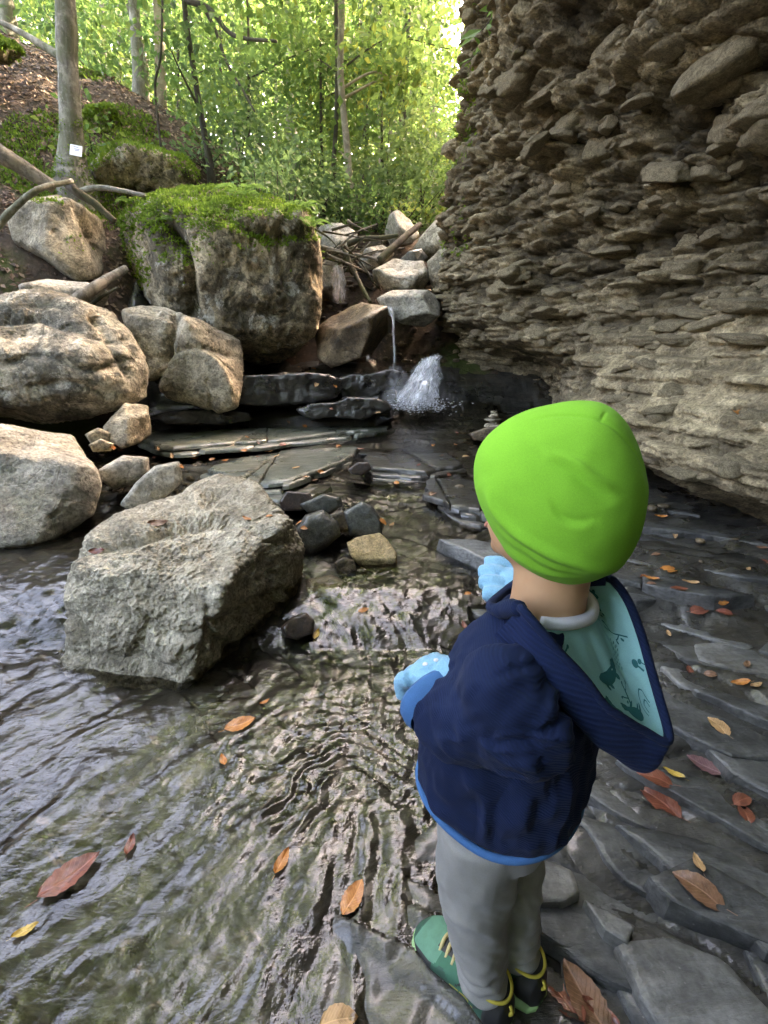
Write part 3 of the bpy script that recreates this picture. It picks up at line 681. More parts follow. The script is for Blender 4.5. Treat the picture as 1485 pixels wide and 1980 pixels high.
boulder('boulder', 'bright flat-topped boulder just above the white cascade', [(726, 577), (760, 559), (830, 558), (860, 577), (854, 612), (820, 634), (780, 627), (745, 607)], 5.75, 0.4, M['pale_limestone'], 6,
        facets=[((0, -.95, -.2), (790, 605, 5.45)), ((0, -.45, 1), (790, 565, 5.7))], p=13, rough=0.045, seed=30.3)
boulder('boulder', 'lumpy grey boulder above the bright flat-topped one', [(718, 522), (760, 500), (820, 503), (834, 540), (822, 562), (740, 560), (723, 545)], 6.3, 0.4, M['pale_limestone'], 6, facets=[((0, -.5, 1), (775, 508, 6.2))], p=9, rough=0.06, seed=33.5)
boulder('boulder', 'tall brownish boulder squeezed against the cliff above the cascade', [(826, 505), (850, 482), (892, 470), (900, 560), (870, 590), (835, 570)], 6.35, 0.4, M['limestone'], 5, p=10, rough=0.05, seed=36.1)
boulder('boulder', 'pointed pale boulder at the foot of the forest', [(742, 452), (752, 415), (768, 404), (795, 425), (812, 455), (790, 478), (755, 478)], 7.6, 0.4, M['pale_limestone'], 5, p=12, rough=0.04, seed=39.9)
boulder('boulder', 'slanted beige boulder beside the cliff edge under the forest', [(795, 485), (815, 455), (842, 425), (880, 432), (895, 480), (870, 500), (830, 512)], 7.0, 0.5, M['limestone'], 5, p=12, rough=0.04, seed=42.5)
boulder('boulder', 'whitish boulder half buried in the driftwood under the pale trunk', [(600, 460), (622, 432), (660, 430), (692, 450), (690, 485), (640, 495), (610, 485)], 7.4, 0.4, M['pale_limestone'], 5, p=10, rough=0.06, seed=45.1)
boulder('boulder', 'small white boulder behind the upper trickle of water', [(612, 520), (630, 500), (660, 505), (668, 545), (655, 590), (620, 585)], 6.7, 0.35, M['pale_limestone'], 5, p=10, rough=0.05, seed=48.7)
boulder('boulder', 'grey boulder beneath the dark driftwood log', [(690, 510), (705, 480), (740, 472), (765, 490), (745, 515), (705, 525)], 6.9, 0.35, M['pale_limestone'], 5, p=10, rough=0.06, seed=51.0)
boulder('boulder', 'bluish grey rounded boulder behind the lumpy one', [(770, 505), (790, 485), (815, 480), (832, 500), (828, 520), (780, 522)], 6.6, 0.3, M['wet_grey'], 5, p=9, rough=0.04, seed=53.0)
boulder('boulder', 'knobbly beige stone on pebbles below the broad mottled boulder', [(198, 825), (243, 774), (288, 783), (298, 840), (265, 858), (235, 868), (205, 852)], 3.5, 0.22, M['limestone'], 5, p=9, rough=0.06, seed=56.0)
boulder('stone', 'greenish pale egg-shaped stone beside the dark channel', [(190, 908), (238, 880), (288, 884), (290, 915), (265, 936), (218, 947), (195, 930)], 2.95, 0.17, M['pale_limestone'], 5, p=5, rough=0.03, seed=59.0, cat='stone')
boulder('stone', 'flat grey rock leaning behind the large stream boulder', [(232, 975), (262, 935), (300, 900), (345, 893), (355, 930), (310, 968), (260, 990)], 2.45, 0.2, M['pale_limestone'], 5, p=9, rough=0.05, seed=61.0, cat='stone')
boulder('stone', 'small tan stone next to the knobbly beige one', [(163, 840), (190, 826), (218, 838), (212, 858), (178, 862)], 3.4, 0.12, M['limestone'], 5, p=6, seed=63.0, cat='stone')
boulder('stone', 'little mossy stone below the knobbly beige one', [(170, 860), (195, 848), (222, 858), (215, 872), (180, 874)], 3.3, 0.1, M['limestone'], 5, p=6, seed=64.0, cat='stone')
boulder('stone', 'dark oval wet stone with two orange leaves on it', [(570, 1025), (590, 995), (625, 985), (655, 1008), (660, 1035), (630, 1062), (598, 1082), (575, 1070)], 2.3, 0.15, M['wet_grey'], 5, p=4, rough=0.02, seed=66.0, cat='stone', crack=0.3)
boulder('stone', 'flat grey slab-like stone behind the dark oval one', [(578, 975), (625, 954), (660, 962), (664, 978), (640, 995), (595, 992)], 2.62, 0.12, M['wet_grey'], 5, p=6, rough=0.025, seed=68.0, cat='stone')
boulder('stone', 'greenish grey triangular stone behind the ochre rock', [(664, 990), (700, 968), (722, 980), (742, 1012), (738, 1038), (700, 1042), (676, 1035)], 2.45, 0.14, M['wet_grey'], 5, p=8, rough=0.03, seed=70.0, cat='stone')
boulder('stone', 'wet red-brown stone at the back of the stone cluster', [(538, 972), (555, 949), (600, 953), (606, 968), (585, 988), (552, 988)], 2.72, 0.12, M['wet_brown'], 5, p=12, rough=0.03, seed=72.0, cat='stone')
boulder('stone', 'pinkish brown stone in the gap of the stone cluster', [(637, 995), (662, 985), (680, 1005), (680, 1026), (655, 1032), (642, 1015)], 2.42, 0.1, M['brown_block'], 5, p=8, rough=0.04, seed=74.0, cat='stone')
boulder('stone', 'angular ochre rock sitting bright in the rapids', [(669, 1048), (690, 1038), (735, 1029), (752, 1045), (768, 1070), (767, 1098), (725, 1110), (692, 1092), (676, 1072)], 2.1, 0.15, M['ochre_stone'], 5,
        facets=[((.1, -.45, 1), (705, 1050, 2.1)), ((.1, -.97, -.2), (730, 1090, 2.02))], p=18, rough=0.03, seed=76.0, cat='stone')
boulder('stone', 'small brown stone touching the ochre rock', [(647, 1088), (665, 1076), (684, 1083), (690, 1104), (668, 1116), (652, 1110)], 2.02, 0.07, M['brown_block'], 5, p=10, rough=0.03, seed=78.0, cat='stone')
boulder('stone', 'dark wet cobble beside the little cascade at the large boulder', [(543, 1212), (565, 1192), (592, 1184), (609, 1200), (606, 1226), (575, 1238), (550, 1232)], 1.62, 0.1, M['wet_brown'], 5, p=8, rough=0.035, seed=80.0, cat='stone')
boulder('stone', 'wet brown cobble in the upper riffle', [(672, 908), (692, 893), (712, 893), (720, 908), (700, 920), (680, 918)], 3.25, 0.1, M['wet_brown'], 5, p=8, rough=0.04, seed=82.0, cat='stone')
boulder('stone', 'flat reddish stone awash below the ochre rock', [(590, 1120), (640, 1110), (668, 1122), (655, 1150), (610, 1158), (592, 1145)], 1.85, 0.12, M['brown_block'], 5, facets=[((0, -.2, 1), (630, 1125, 1.85))], p=10, rough=0.02, seed=84.0, cat='stone')
boulder('boulder', 'sloping tan rock at the cliff foot behind the green cap', [(1228, 1030), (1262, 1008), (1310, 1020), (1380, 1065), (1440, 1120), (1440, 1170), (1400, 1190), (1330, 1160), (1255, 1095)], 2.2, 0.25, M['limestone'], 6, facets=[((-.5, -.4, .75), (1330, 1090, 2.1))], p=12, rough=0.05, seed=86.0)
boulder('stone', 'small white stone on the slate beside dark red leaves', [(1398, 1505), (1420, 1498), (1450, 1508), (1450, 1530), (1418, 1532), (1402, 1522)], 0.98, 0.03, M['pale_limestone'], 5, p=12, rough=0.03, seed=88.0, cat='stone')

# layered ledges crossing the brook (parts of the bed): stacks of thin broken plates
lg = np.random.default_rng(88)
def ledge(px, z, n, mat, tilt=(0.0, -0.02), th=0.028):
    base_ = np.array([at_z(a, b, z)[:2] for a, b in px]); c_ = base_.mean(0); ax = np.array([1.0, 0.06])
    for i in range(n):
        grow = 1.0 + 0.035 * i; sh_ = lg.normal(0, .02, 2) * np.array([1.5, .8]) + np.array([0, -0.035 * i])
        pts = c_ + (base_ - c_) * grow + sh_
        pts = resample(np.vstack([pts, pts[:1]]), 26)[:-1] + lg.normal(0, .018, (25, 2))
        # each bed is broken across into two or three plates
        L = pts[:, 0].max() - pts[:, 0].min(); cuts = sorted(pts[:, 0].min() + L * lg.uniform(.2, .8, 1 + (L > 1.0) + (L > 1.8))) if i < 2 else []
        lo = -1e9
        for cx in cuts + [1e9]:
            poly = [p for p in pts]
            sk = lg.uniform(-.3, .3); nn_ = np.array([1.0, sk])
            if cx < 1e8: poly = clip_poly(poly, nn_, cx + sk * c_[1])
            if lo > -1e8: poly = clip_poly(poly, -nl, -dl)
            if cx < 1e8: lo, nl, dl = cx, nn_, cx + sk * c_[1] + .006
            if len(poly) < 3: continue
            me, o = slab_mesh(np.array(poly), z - th * i + lg.normal(0, .004), th * 1.25, np.array(tilt) + lg.normal(0, .012, 2), lg.uniform(0, 99), M[mat]); link('slab', me, stream_bed, o)
ledge([(270, 845), (330, 826), (500, 818), (640, 808), (765, 811), (760, 826), (640, 840), (480, 856), (320, 868)], 0.300, 2, 'ledge')
ledge([(395, 905), (450, 884), (520, 871), (600, 858), (690, 860), (680, 884), (610, 910), (540, 934), (450, 932)], 0.232, 2, 'ledge')
ledge([(690, 875), (760, 862), (860, 868), (900, 900), (820, 915), (720, 908)], 0.225, 3, 'bed')
ledge([(830, 935), (880, 905), (930, 930), (960, 990), (900, 985), (840, 962)], 0.20, 3, 'bed')
ledge([(470, 945), (560, 930), (640, 938), (620, 955), (540, 968), (480, 962)], 0.165, 2, 'ledge')

for i, (ol, Y, dp, ns) in enumerate([
    ([(430, 742), (470, 728), (530, 724), (600, 722), (655, 730), (662, 750), (640, 772), (590, 780), (520, 784), (450, 778)], 5.0, 0.4, .16),
    ([(575, 792), (600, 780), (650, 778), (672, 768), (720, 770), (752, 778), (758, 795), (725, 800), (700, 812), (640, 806), (600, 812)], 4.85, 0.35, .2),
    ([(630, 742), (680, 722), (715, 724), (750, 714), (775, 722), (768, 745), (740, 756), (725, 775), (690, 778), (640, 770)], 5.5, 0.45, .2),
    ([(285, 806), (330, 794), (400, 790), (480, 796), (490, 812), (420, 822), (320, 820)], 4.6, 0.25, .14)]):
    boulder('ledge', None, ol, Y, dp, M['black_ledge'], 6, p=14, rough=0.085, seed=90.0 + i * 3, parent=stream_bed, strata=ns, key='ledge%d' % i)
# little cairn under the overhang and its base
base = at_y(953, 832, 4.3); zc = base[2]
boulder('stone', 'flat slab carrying the little cairn below the overhang', [(905, 838), (940, 826), (990, 824), (1005, 840), (960, 856), (915, 852)], 4.3, 0.15, M['brown_block'], 5, p=10, rough=0.04, seed=110.0, cat='stone')
zc = at_y(953, 826, 4.3)[2]
for i, (wd, hh, nm) in enumerate(((.155, .036, 'broad bottom stone of the little cairn'), (.105, .028, 'second stone from below in the little cairn'), (.13, .026, 'wide third stone from below in the little cairn'), (.085, .026, 'fourth stone from below in the little cairn'), (.095, .022, 'second stone from the top of the little cairn'), (.06, .022, 'tiny topmost stone of the little cairn'))):
    o = link('cairn_stone', rand_stone_mesh('cairn_stone', 300 + i, (wd / 2, wd / 2.4, hh / 2 * 1.1), M['limestone'], 3, 4, 0.04, 5), None, (base[0] + 0.006 * math.sin(i * 2), 4.3, zc + hh / 2 - 0.004))
    o.rotation_euler = (0, 0, i * 1.1); zc += hh * 0.92; tag(o, nm, 'stone', 'stones of the little cairn')
# loose pebbles and rubble along the margins: too many and too small to count
pr = np.random.default_rng(9); pb = Bag(); pdv, pdf = ico(2)
for i in range(900):
    zone = pr.random()
    zone *= 0.82
    if zone < 0.35: x, y = pr.uniform(-2.2, -0.6), pr.uniform(3.0, 4.4)
    elif zone < 0.6: x, y = pr.uniform(0.75, 1.4), pr.uniform(3.0, 4.6)
    elif zone < 0.8: x, y = pr.uniform(-.8, .9), pr.uniform(6.0, 8.0)
    else: x, y = pr.uniform(0.5, 1.75), pr.uniform(1.5, 3.2)
    s = pr.uniform(0.008, 0.028) * (1.6 if zone > 0.6 and zone < 0.8 else 1)
    V = pdv * np.array([s * pr.uniform(.8, 1.5), s * pr.uniform(.7, 1.2), s * pr.uniform(.4, .8)]) * (1 + 0.22 * fbm(pdv * 1.6 + i, 2))[:, None]
    zz = float(bed_z(np.array([x]), np.array([y]))[0]) if y < 5.9 else float(wide_z(np.array([x]), np.array([y]))[0])
    if 0.45 < x < 1.8 and 0.3 < y < 3.3: zz = max(zz, float(H(x, y)) + 0.03)
    pb.add(V + np.array([x, y, zz + s * 0.25]), pdf)
tag(link('gravel', pb.mesh('gravel', [M['brown_block']])), 'scattered pebbles along the margins of the brook', 'gravel', None, 'stuff')

# ================================================================== FALLING WATER
k = NT('white_water'); c = k.coord(scale=(60, 60, 4), rand=False)
tr = k.n('BsdfTransparent'); df = k.n('BsdfDiffuse'); df.inputs[0].default_value = (0.86, 0.88, 0.92, 1); gl = k.n('BsdfGlossy'); gl.inputs['Roughness'].default_value = 0.12
tl = k.n('BsdfTranslucent'); tl.inputs[0].default_value = (0.8, 0.83, 0.9, 1)
m0 = k.n('MixShader'); m0.inputs[0].default_value = 0.45; k.put(m0.inputs[1], df.outputs[0]); k.put(m0.inputs[2], tl.outputs[0])
m1 = k.n('MixShader'); m1.inputs[0].default_value = 0.2; k.put(m1.inputs[1], m0.outputs[0]); k.put(m1.inputs[2], gl.outputs[0])
m2 = k.n('MixShader'); k.put(m2.inputs[0], k.ramp(k.noise(c, 1.0, 4, 0.6), [(0.40, 0.15), (0.62, 0.75)])); k.put(m2.inputs[1], tr.outputs[0]); k.put(m2.inputs[2], m1.outputs[0])
k.t.links.new(m2.outputs[0], k.out.inputs[0]); M['white'] = k.m
k = NT('falling_water'); c = k.coord('UV', rand=True, scale=(1, 1, 1)); n1 = k.n('TexNoise'); mp = k.n('Mapping'); mp.inputs['Scale'].default_value = (26, 1.6, 1); k.put(mp.inputs['Vector'], c); k.put(n1.inputs['Vector'], mp.outputs[0]); n1.inputs['Scale'].default_value = 1; n1.inputs['Detail'].default_value = 6; n1.inputs['Distortion'].default_value = .7
lumps = k.noise(c, 5, 5, .6, .5); al = k.math('MULTIPLY', k.ramp(n1.outputs['Fac'], [(0.36, 0.0), (0.58, 1.0)]), k.ramp(lumps, [(0.32, 0.15), (0.58, 1.0)]))
al = k.math('MULTIPLY', al, k.attr('tint'))
tr = k.n('BsdfTransparent'); df = k.n('BsdfDiffuse'); df.inputs[0].default_value = (0.88, 0.90, 0.94, 1); tl = k.n('BsdfTranslucent'); tl.inputs[0].default_value = (0.85, 0.88, 0.93, 1); gl = k.n('BsdfGlossy'); gl.inputs['Roughness'].default_value = .15
m0 = k.n('MixShader'); m0.inputs[0].default_value = 0.5; k.put(m0.inputs[1], df.outputs[0]); k.put(m0.inputs[2], tl.outputs[0])
m1 = k.n('MixShader'); m1.inputs[0].default_value = 0.12; k.put(m1.inputs[1], m0.outputs[0]); k.put(m1.inputs[2], gl.outputs[0])
m2 = k.n('MixShader'); k.put(m2.inputs[0], al); k.put(m2.inputs[1], tr.outputs[0]); k.put(m2.inputs[2], m1.outputs[0]); k.t.links.new(m2.outputs[0], k.out.inputs[0]); M['fall'] = k.m
wr_ = np.random.default_rng(31)
def fall(label, left, right, Ys, layers, bulge, rough=0.05, dense_=1.0, nu=26, nv=44):
    """falling water: layered sheets between a left and a right edge (pixel paths, top to bottom) at depths Ys"""
    Vs, Fs, U, A, m = [], [], [], [], 0
    for L in range(layers):
        l_ = smooth_path([at_y(a + wr_.normal(0, 2), b, y) for (a, b), y in zip(left, Ys)], nv); r_ = smooth_path([at_y(a + wr_.normal(0, 2), b, y) for (a, b), y in zip(right, Ys)], nv)
        s_ = np.linspace(0, 1, nu)[:, None, None]; G = l_[None] * (1 - s_) + r_[None] * s_
        G[:, :, 1] -= bulge * np.sin(np.pi * s_[:, :, 0]) + (L - layers / 2) * 0.035
        q = G.reshape(-1, 3); q = q + rough * np.stack([fbm(q * 7 + L * 9, 3), fbm(q * 7 + 40 + L * 9, 3), 0.4 * fbm(q * 9 + L, 2)], -1)
        sv, tv2 = np.meshgrid(np.linspace(0, 1, nu), np.linspace(0, 1, nv), indexing='ij')
        Vs.append(q); Fs.append(grid_faces(nu, nv) + m); U.append(np.stack([sv.ravel() + L * 3.3, tv2.ravel()], -1)); A.append((np.sin(np.pi * sv) ** .5 * np.minimum(1, (1 - tv2) * 5 + .1) * np.minimum(1, tv2 * 8 + .3) * dense_).ravel()); m += len(q)
    me = make_mesh('waterfall', np.vstack(Vs), np.vstack(Fs), True, [M['fall']]); set_tint(me, np.concatenate(A), 1)
    uv = me.uv_layers.new(name='UVMap'); li = np.empty(len(me.loops), dtype=np.int32); me.loops.foreach_get('vertex_index', li); uv.data.foreach_set('uv', np.concatenate(U)[li].astype(np.float32).ravel())
    return tag(link('waterfall', me), label, 'waterfall', None, 'structure')
fall('white cascade tumbling down beside the undercut cliff', [(818, 692), (800, 716), (778, 748), (752, 790)], [(852, 684), (852, 720), (850, 755), (846, 792)], [5.45, 5.3, 5.12, 4.98], 5, .05, .07)
fall('thin thread of water falling from the brown wedge boulder', [(751, 590), (757, 615), (760, 650), (759, 712)], [(759, 590), (765, 615), (766, 650), (768, 712)], [5.3, 5.22, 5.2, 5.16], 2, .01, .012, .9, 8, 40)
fall('small splashing fan of water left of the white cascade', [(754, 708), (746, 730), (740, 755), (734, 786)], [(772, 706), (786, 728), (800, 752), (815, 788)], [5.18, 5.12, 5.06, 5.0], 4, .04, .06, .2)
fall('upper trickle running out of the driftwood jam', [(642, 512), (644, 540), (646, 588)], [(664, 512), (668, 540), (672, 588)], [6.2, 6.15, 6.1], 2, .02, .03, .8)
fall('knee-high cascade running past the dark wet cobble', [(596, 1155), (605, 1185), (612, 1212), (605, 1248)], [(640, 1150), (650, 1180), (665, 1215), (690, 1255)], [1.86, 1.76, 1.66, 1.56], 2, .015, .012, .6)
b = Bag()
for i in range(900):                                       # foam and drops at the foot
    q = at_y(808 + wr_.normal(0, 30), 786 + wr_.normal(0, 6) - abs(wr_.normal(0, 9)) * (i % 3 == 0), 4.95 + wr_.normal(0, .05)); s = wr_.uniform(.0015, .008); b.add(pdv * s * np.array([1.6, 1.3, .6]) + q, pdf)
tag(link('foam', b.mesh('foam', [M['white']])), 'white foam where the cascade meets the pool', 'foam', None, 'stuff')

# ================================================================== PLANTS
def leaf_mat(name, dark, light, yellow, trans=0.5):
    k = NT(name); t = k.attr('tint')
    col = k.ramp(t, [(0.0, dark), (0.62, light), (1.0, yellow)])
    bs = k.b; k.put(bs.inputs['Base Color'], col); bs.inputs['Roughness'].default_value = 0.5; bs.inputs['Specular IOR Level'].default_value = 0.35
    tl = k.n('BsdfTranslucent'); k.put(tl.inputs[0], k.mix(0.5, col, (0.22, 0.38, 0.11)))
    mx = k.n('MixShader'); mx.inputs[0].default_value = trans; k.put(mx.inputs[1], bs.outputs[0]); k.put(mx.inputs[2], tl.outputs[0])
    k.t.links.new(mx.outputs[0], k.out.inputs[0]); return k.m
M['leaf'] = leaf_mat('beech_leaf', (0.03, 0.07, 0.022), (0.10, 0.19, 0.05), (0.27, 0.31, 0.06))
M['leaf_yellow'] = leaf_mat('autumn_leaf', (0.065, 0.13, 0.03), (0.17, 0.25, 0.05), (0.42, 0.38, 0.06), 0.5)
M['leaf_blue'] = leaf_mat('shrub_leaf', (0.06, 0.11, 0.05), (0.14, 0.23, 0.10), (0.24, 0.32, 0.10), 0.4)
M['needle'] = leaf_mat('dark_leaf', (0.02, 0.04, 0.015), (0.045, 0.075, 0.025), (0.08, 0.11, 0.03), 0.25)
M['moss'] = leaf_mat('moss', (0.07, 0.12, 0.008), (0.19, 0.30, 0.012), (0.32, 0.42, 0.02), 0.35)
M['fern'] = leaf_mat('fern', (0.05, 0.11, 0.02), (0.10, 0.20, 0.03), (0.16, 0.26, 0.03), 0.45)
def bark_mat(name, a, b, moss):
    k = NT(name); c = k.coord(scale=(6, 6, 1.4)); c1 = k.coord(scale=(1, 1, 1))
    col = k.mix(k.ramp(k.noise(c, 3.0, 8, 0.7, 0.5), [(0.35, 0.0), (0.62, 1.0)]), a, b)
    col = k.mix(k.ramp(k.noise(c1, 9.0, 8, 0.7), [(0.50, 0.0), (0.60, 0.7)]), col, tuple(min(0.6, x * 1.7) for x in b))
    if moss: col = k.mix(k.math('MULTIPLY', k.ramp(k.noise(c1, 2.4, 7, 0.7), [(0.44, 0.0), (0.58, 1.0)]), moss), col, (0.07, 0.10, 0.015))
    return k.set(Base_Color=col, Roughness=0.9, Normal=k.bump(k.noise(c, 9, 8, 0.7), 0.6, 0.02))
M['bark_grey'] = bark_mat('grey_bark', (0.11, 0.10, 0.085), (0.27, 0.255, 0.225), 0.45)
M['bark_pale'] = bark_mat('pale_bark', (0.22, 0.18, 0.13), (0.36, 0.31, 0.235), 0.15)
M['bark_dark'] = bark_mat('dark_bark', (0.022, 0.018, 0.014), (0.055, 0.045, 0.035), 0.2)
M['wood_grey'] = bark_mat('weathered_wood', (0.09, 0.08, 0.065), (0.20, 0.18, 0.15), 0.1)
M['wood_dark'] = bark_mat('wet_wood', (0.025, 0.02, 0.014), (0.065, 0.05, 0.035), 0.35)

tr_ = np.random.default_rng(77)
def sprays(centers, r, per, size, flat=0.20, tint=(0.45, 0.22), rnd=tr_):
    """leaf sprays: flat drifts of leaves around each centre"""
    n = len(centers); C = np.repeat(centers, per, 0); rr = np.repeat(np.broadcast_to(r, (n,)), per)
    ax = rnd.normal(size=(n, 3)); ax[:, 2] = np.abs(ax[:, 2]) * 0.6 + 1.0; ax /= np.linalg.norm(ax, axis=1)[:, None]; AX = np.repeat(ax, per, 0)
    d = rnd.normal(size=(n * per, 3)); d = d - AX * (d * AX).sum(1)[:, None] * (1 - flat); d *= (rr * 0.55)[:, None]
    P = C + d; P[:, 2] -= 0.18 * (d ** 2).sum(1) / np.maximum(rr, .1)
    out = d + rnd.normal(size=d.shape) * rr[:, None] * 0.35; out[:, 2] -= 0.10 * rr
    nr = AX + rnd.normal(size=d.shape) * 0.45
    sz = size * 1.15 * rnd.uniform(0.5, 1.35, n * per)
    V, F = cards(P, out, nr, sz, sz * 0.62, 0.16)
    tv_ = np.clip(np.repeat(rnd.normal(tint[0], tint[1] * 1.35, n), per) + rnd.normal(0, 0.10, n * per), 0, 1)
    return V, F, tv_
def leafy(name, V, F, tint, mat, parent, base):
    me = make_mesh(name, V - np.asarray(base), F, False, [mat]); set_tint(me, tint); return link(name, me, parent)
def tree(name, label, px, Y, wpx, bark, leafmat, crown_from, crown_r, n_sprays, size, height=9.0, tint=(0.45, 0.2), limbs=5, per=34, flare=1.0, behind=0.25, extra_limbs=(), group='trees of the forest behind the brook', leafcat=True):
    pts = [at_y(a, b, Y) for a, b in px]; base = pts[0].copy()
    gz = float(wide_z(np.array([base[0]]), np.array([base[1]]))[0]); root = np.array([pts[0][0], pts[0][1], min(gz, pts[0][2]) - 0.25])
    top = pts[-1]; lean = (pts[-1] - pts[-2]) if len(pts) > 1 else np.array([0, 0, 1.0]); lean = lean / max(lean[2], .2)
    P = [root] + pts; zt = root[2] + height
    while P[-1][2] < zt: P.append(P[-1] + np.array([lean[0] * 0.4 + tr_.normal(0, .06), tr_.normal(0, .06), 1.1]))
    P = smooth_path(P, 46); dep = Y * CP - (P[:, 2] - CAM[2]) * SP
    r0 = wpx / 2 / FPX * (pts[0][1] * CP - (pts[0][2] - CAM[2]) * SP)
    hgt = (P[:, 2] - root[2]) / height
    rad = r0 * (1.0 - 0.45 * np.clip(hgt, 0, 1)) * (1 + flare * 0.9 * np.exp(-(P[:, 2] - base[2] + 0.1).clip(0) / 0.22))
    o = empty(name, root); tag(o, label, 'tree', group)
    V, F = tube(P, rad, 12, 0.16, Y * 3.1); link('trunk', make_mesh('trunk', V - root, fix_quads(F), True, [bark]), o)
    tips = []
    b = Bag()
    for i in range(limbs):
        f = tr_.uniform(0.25, 0.95); i0 = int(f * 45); p0 = P[i0]; az = tr_.uniform(0, 2 * np.pi); ln = crown_r * tr_.uniform(.6, 1.1)
        d = np.array([math.cos(az), abs(math.sin(az)) * 0.8 + 0.1, 0.35]); q = [p0, p0 + d * ln * .5 + [0, 0, ln * .1], p0 + d * ln + tr_.normal(0, .15, 3)]
        L = smooth_path(q, 12); V, F = tube(L, np.linspace(max(.012, rad[i0] * .45), .006, 12), 6, 0.1); tips.append(L[6:]); link('limb', make_mesh('limb', V - root, fix_quads(F), True, [bark]), o)
    for q, w_ in extra_limbs:
        L = smooth_path([at_y(a, b_, Y - 0.15 * j) for j, (a, b_) in enumerate(q)], 24); V, F = tube(L, np.linspace(w_ / 2 / FPX * Y, w_ / 5 / FPX * Y, 24), 7, 0.15); tips.append(L[12:]); link('limb', make_mesh('limb', V - root, fix_quads(F), True, [bark]), o)
    n = n_sprays
    if n:
        z = root[2] + crown_from + (height * 1.05 - crown_from) * tr_.random(n) ** 1.1
        ang = tr_.uniform(0, 2 * np.pi, n); rr = crown_r * np.sqrt(tr_.uniform(0.04, 1, n))
        cx = np.interp(z, P[:, 2], P[:, 0]) + rr * np.cos(ang); cy_ = np.interp(z, P[:, 2], P[:, 1]) + rr * np.sin(ang) * 0.9 + crown_r * behind
        C = np.stack([cx, cy_, z], -1)
        if tips: T = np.vstack(tips); C[: n // 4] = T[tr_.integers(len(T), size=n // 4)] + tr_.normal(0, .12, (n // 4, 3))
        # leaves stay out of the cliff and above the ground
        gnd = wide_z(C[:, 0], C[:, 1]); C = C[C[:, 2] > gnd + 0.25]
        V, F, tv_ = sprays(C, crown_r * 0.26, per, size, tint=tint); leafy('crown', V, F, tv_, leafmat, o, root)
    return o

tree('tree', 'thick grey tree with mossy foot carrying a small white sign', [(142, 335), (137, 230), (130, 110), (126, 0)], 6.0, 36, M['bark_grey'], M['leaf'], 4.0, 2.2, 90, 0.085, 10, limbs=4, flare=1.3)
tree('tree', 'straight smooth grey tree on the hillside, next right of the signed tree', [(271, 222), (266, 110), (258, 0)], 8.4, 21, M['bark_grey'], M['leaf'], 2.2, 2.2, 120, 0.09, 7.5, limbs=5)
tree('tree', 'twin-stemmed brownish tree between the smooth grey and the thin black one', [(312, 245), (311, 150), (306, 0)], 8.6, 20, M['bark_pale'], M['leaf'], 2.0, 2.0, 120, 0.09, 7.5, limbs=5)
tree('tree', 'thin black leaning tree with long bare branches at its top', [(408, 330), (392, 240), (372, 120), (356, 0)], 7.3, 11, M['bark_dark'], M['leaf'], 1.9, 1.8, 95, 0.085, 6.0, limbs=4,
     extra_limbs=[([(358, 0), (405, 18), (440, 60), (470, 74), (535, 80)], 9), ([(385, 0), (415, 55), (438, 120), (470, 175), (492, 215)], 6), ([(380, 200), (350, 140), (330, 95)], 4)])
tree('tree', 'distant straight blue-grey tree in the middle of the forest', [(563, 250), (559, 140), (557, 0)], 13, 17, M['bark_grey'], M['leaf'], 3.2, 2.4, 130, 0.10, 9, limbs=4)
tree('tree', 'slender pale curved tree rising from the boulder pile', [(683, 428), (676, 350), (668, 250), (658, 140), (661, 0)], 8.4, 14, M['bark_pale'], M['leaf_yellow'], 1.9, 1.7, 100, 0.10, 5.6, limbs=5, tint=(.42, .2))
tree('tree', 'thin dark crooked tree touching the slender pale one', [(656, 420), (645, 330), (650, 240), (652, 130), (650, 20)], 8.8, 9, M['bark_dark'], M['leaf'], 1.9, 1.6, 80, 0.09, 5.6, limbs=4)
tree('tree', 'dark straight tree before the bright gap of sky', [(779, 390), (779, 240), (784, 100), (789, 0)], 11, 16, M['bark_dark'], M['leaf_yellow'], 2.4, 1.9, 55, 0.10, 7.5, limbs=4, tint=(.5, .22))
tree('tree', 'dark forked tree between the pale curved tree and the sky gap', [(708, 330), (706, 200), (702, 110), (698, 50)], 12, 13, M['bark_dark'], M['leaf'], 2.4, 2.0, 90, 0.10, 8, limbs=4, extra_limbs=[([(704, 90), (722, 50), (740, 5)], 12)])
tree('tree', 'pale thin tree in the bright haze near the cliff edge', [(916, 330), (916, 150), (918, 0)], 14, 8, M['bark_pale'], M['leaf_yellow'], 3.0, 2.0, 36, 0.10, 9, limbs=4, tint=(.75, .18))
tree('tree', 'grey tree at the upper corner behind the dark hillside', [(16, 75), (10, 0)], 8.2, 26, M['bark_grey'], M['leaf'], 2.0, 2.4, 90, 0.09, 10, limbs=4)
tree('tree', 'second stem close behind the smooth grey hillside tree', [(283, 225), (278, 110), (248, 0)], 9.4, 13, M['bark_grey'], M['leaf'], 2.4, 2.2, 110, 0.09, 11, limbs=4)
tree('tree', 'sapling leaning over the mossy boulder with sparse leaves', [(318, 345), (312, 290), (305, 230), (300, 160), (312, 90)], 6.6, 5, M['bark_dark'], M['leaf'], 1.1, 1.0, 30, 0.07, 4.2, limbs=4, per=22, flare=0.2)
tree('tree', 'thin grey tree far behind between the black and blue-grey trunks', [(455, 260), (452, 120), (448, 0)], 15, 9, M['bark_grey'], M['leaf'], 2.0, 2.6, 140, 0.11, 9, limbs=3)
tree('tree', 'far slim tree behind the pale curved one', [(735, 300), (733, 150), (730, 0)], 17, 9, M['bark_pale'], M['leaf_yellow'], 1.5, 2.8, 120, 0.12, 9.5, limbs=3, tint=(.5, .2))
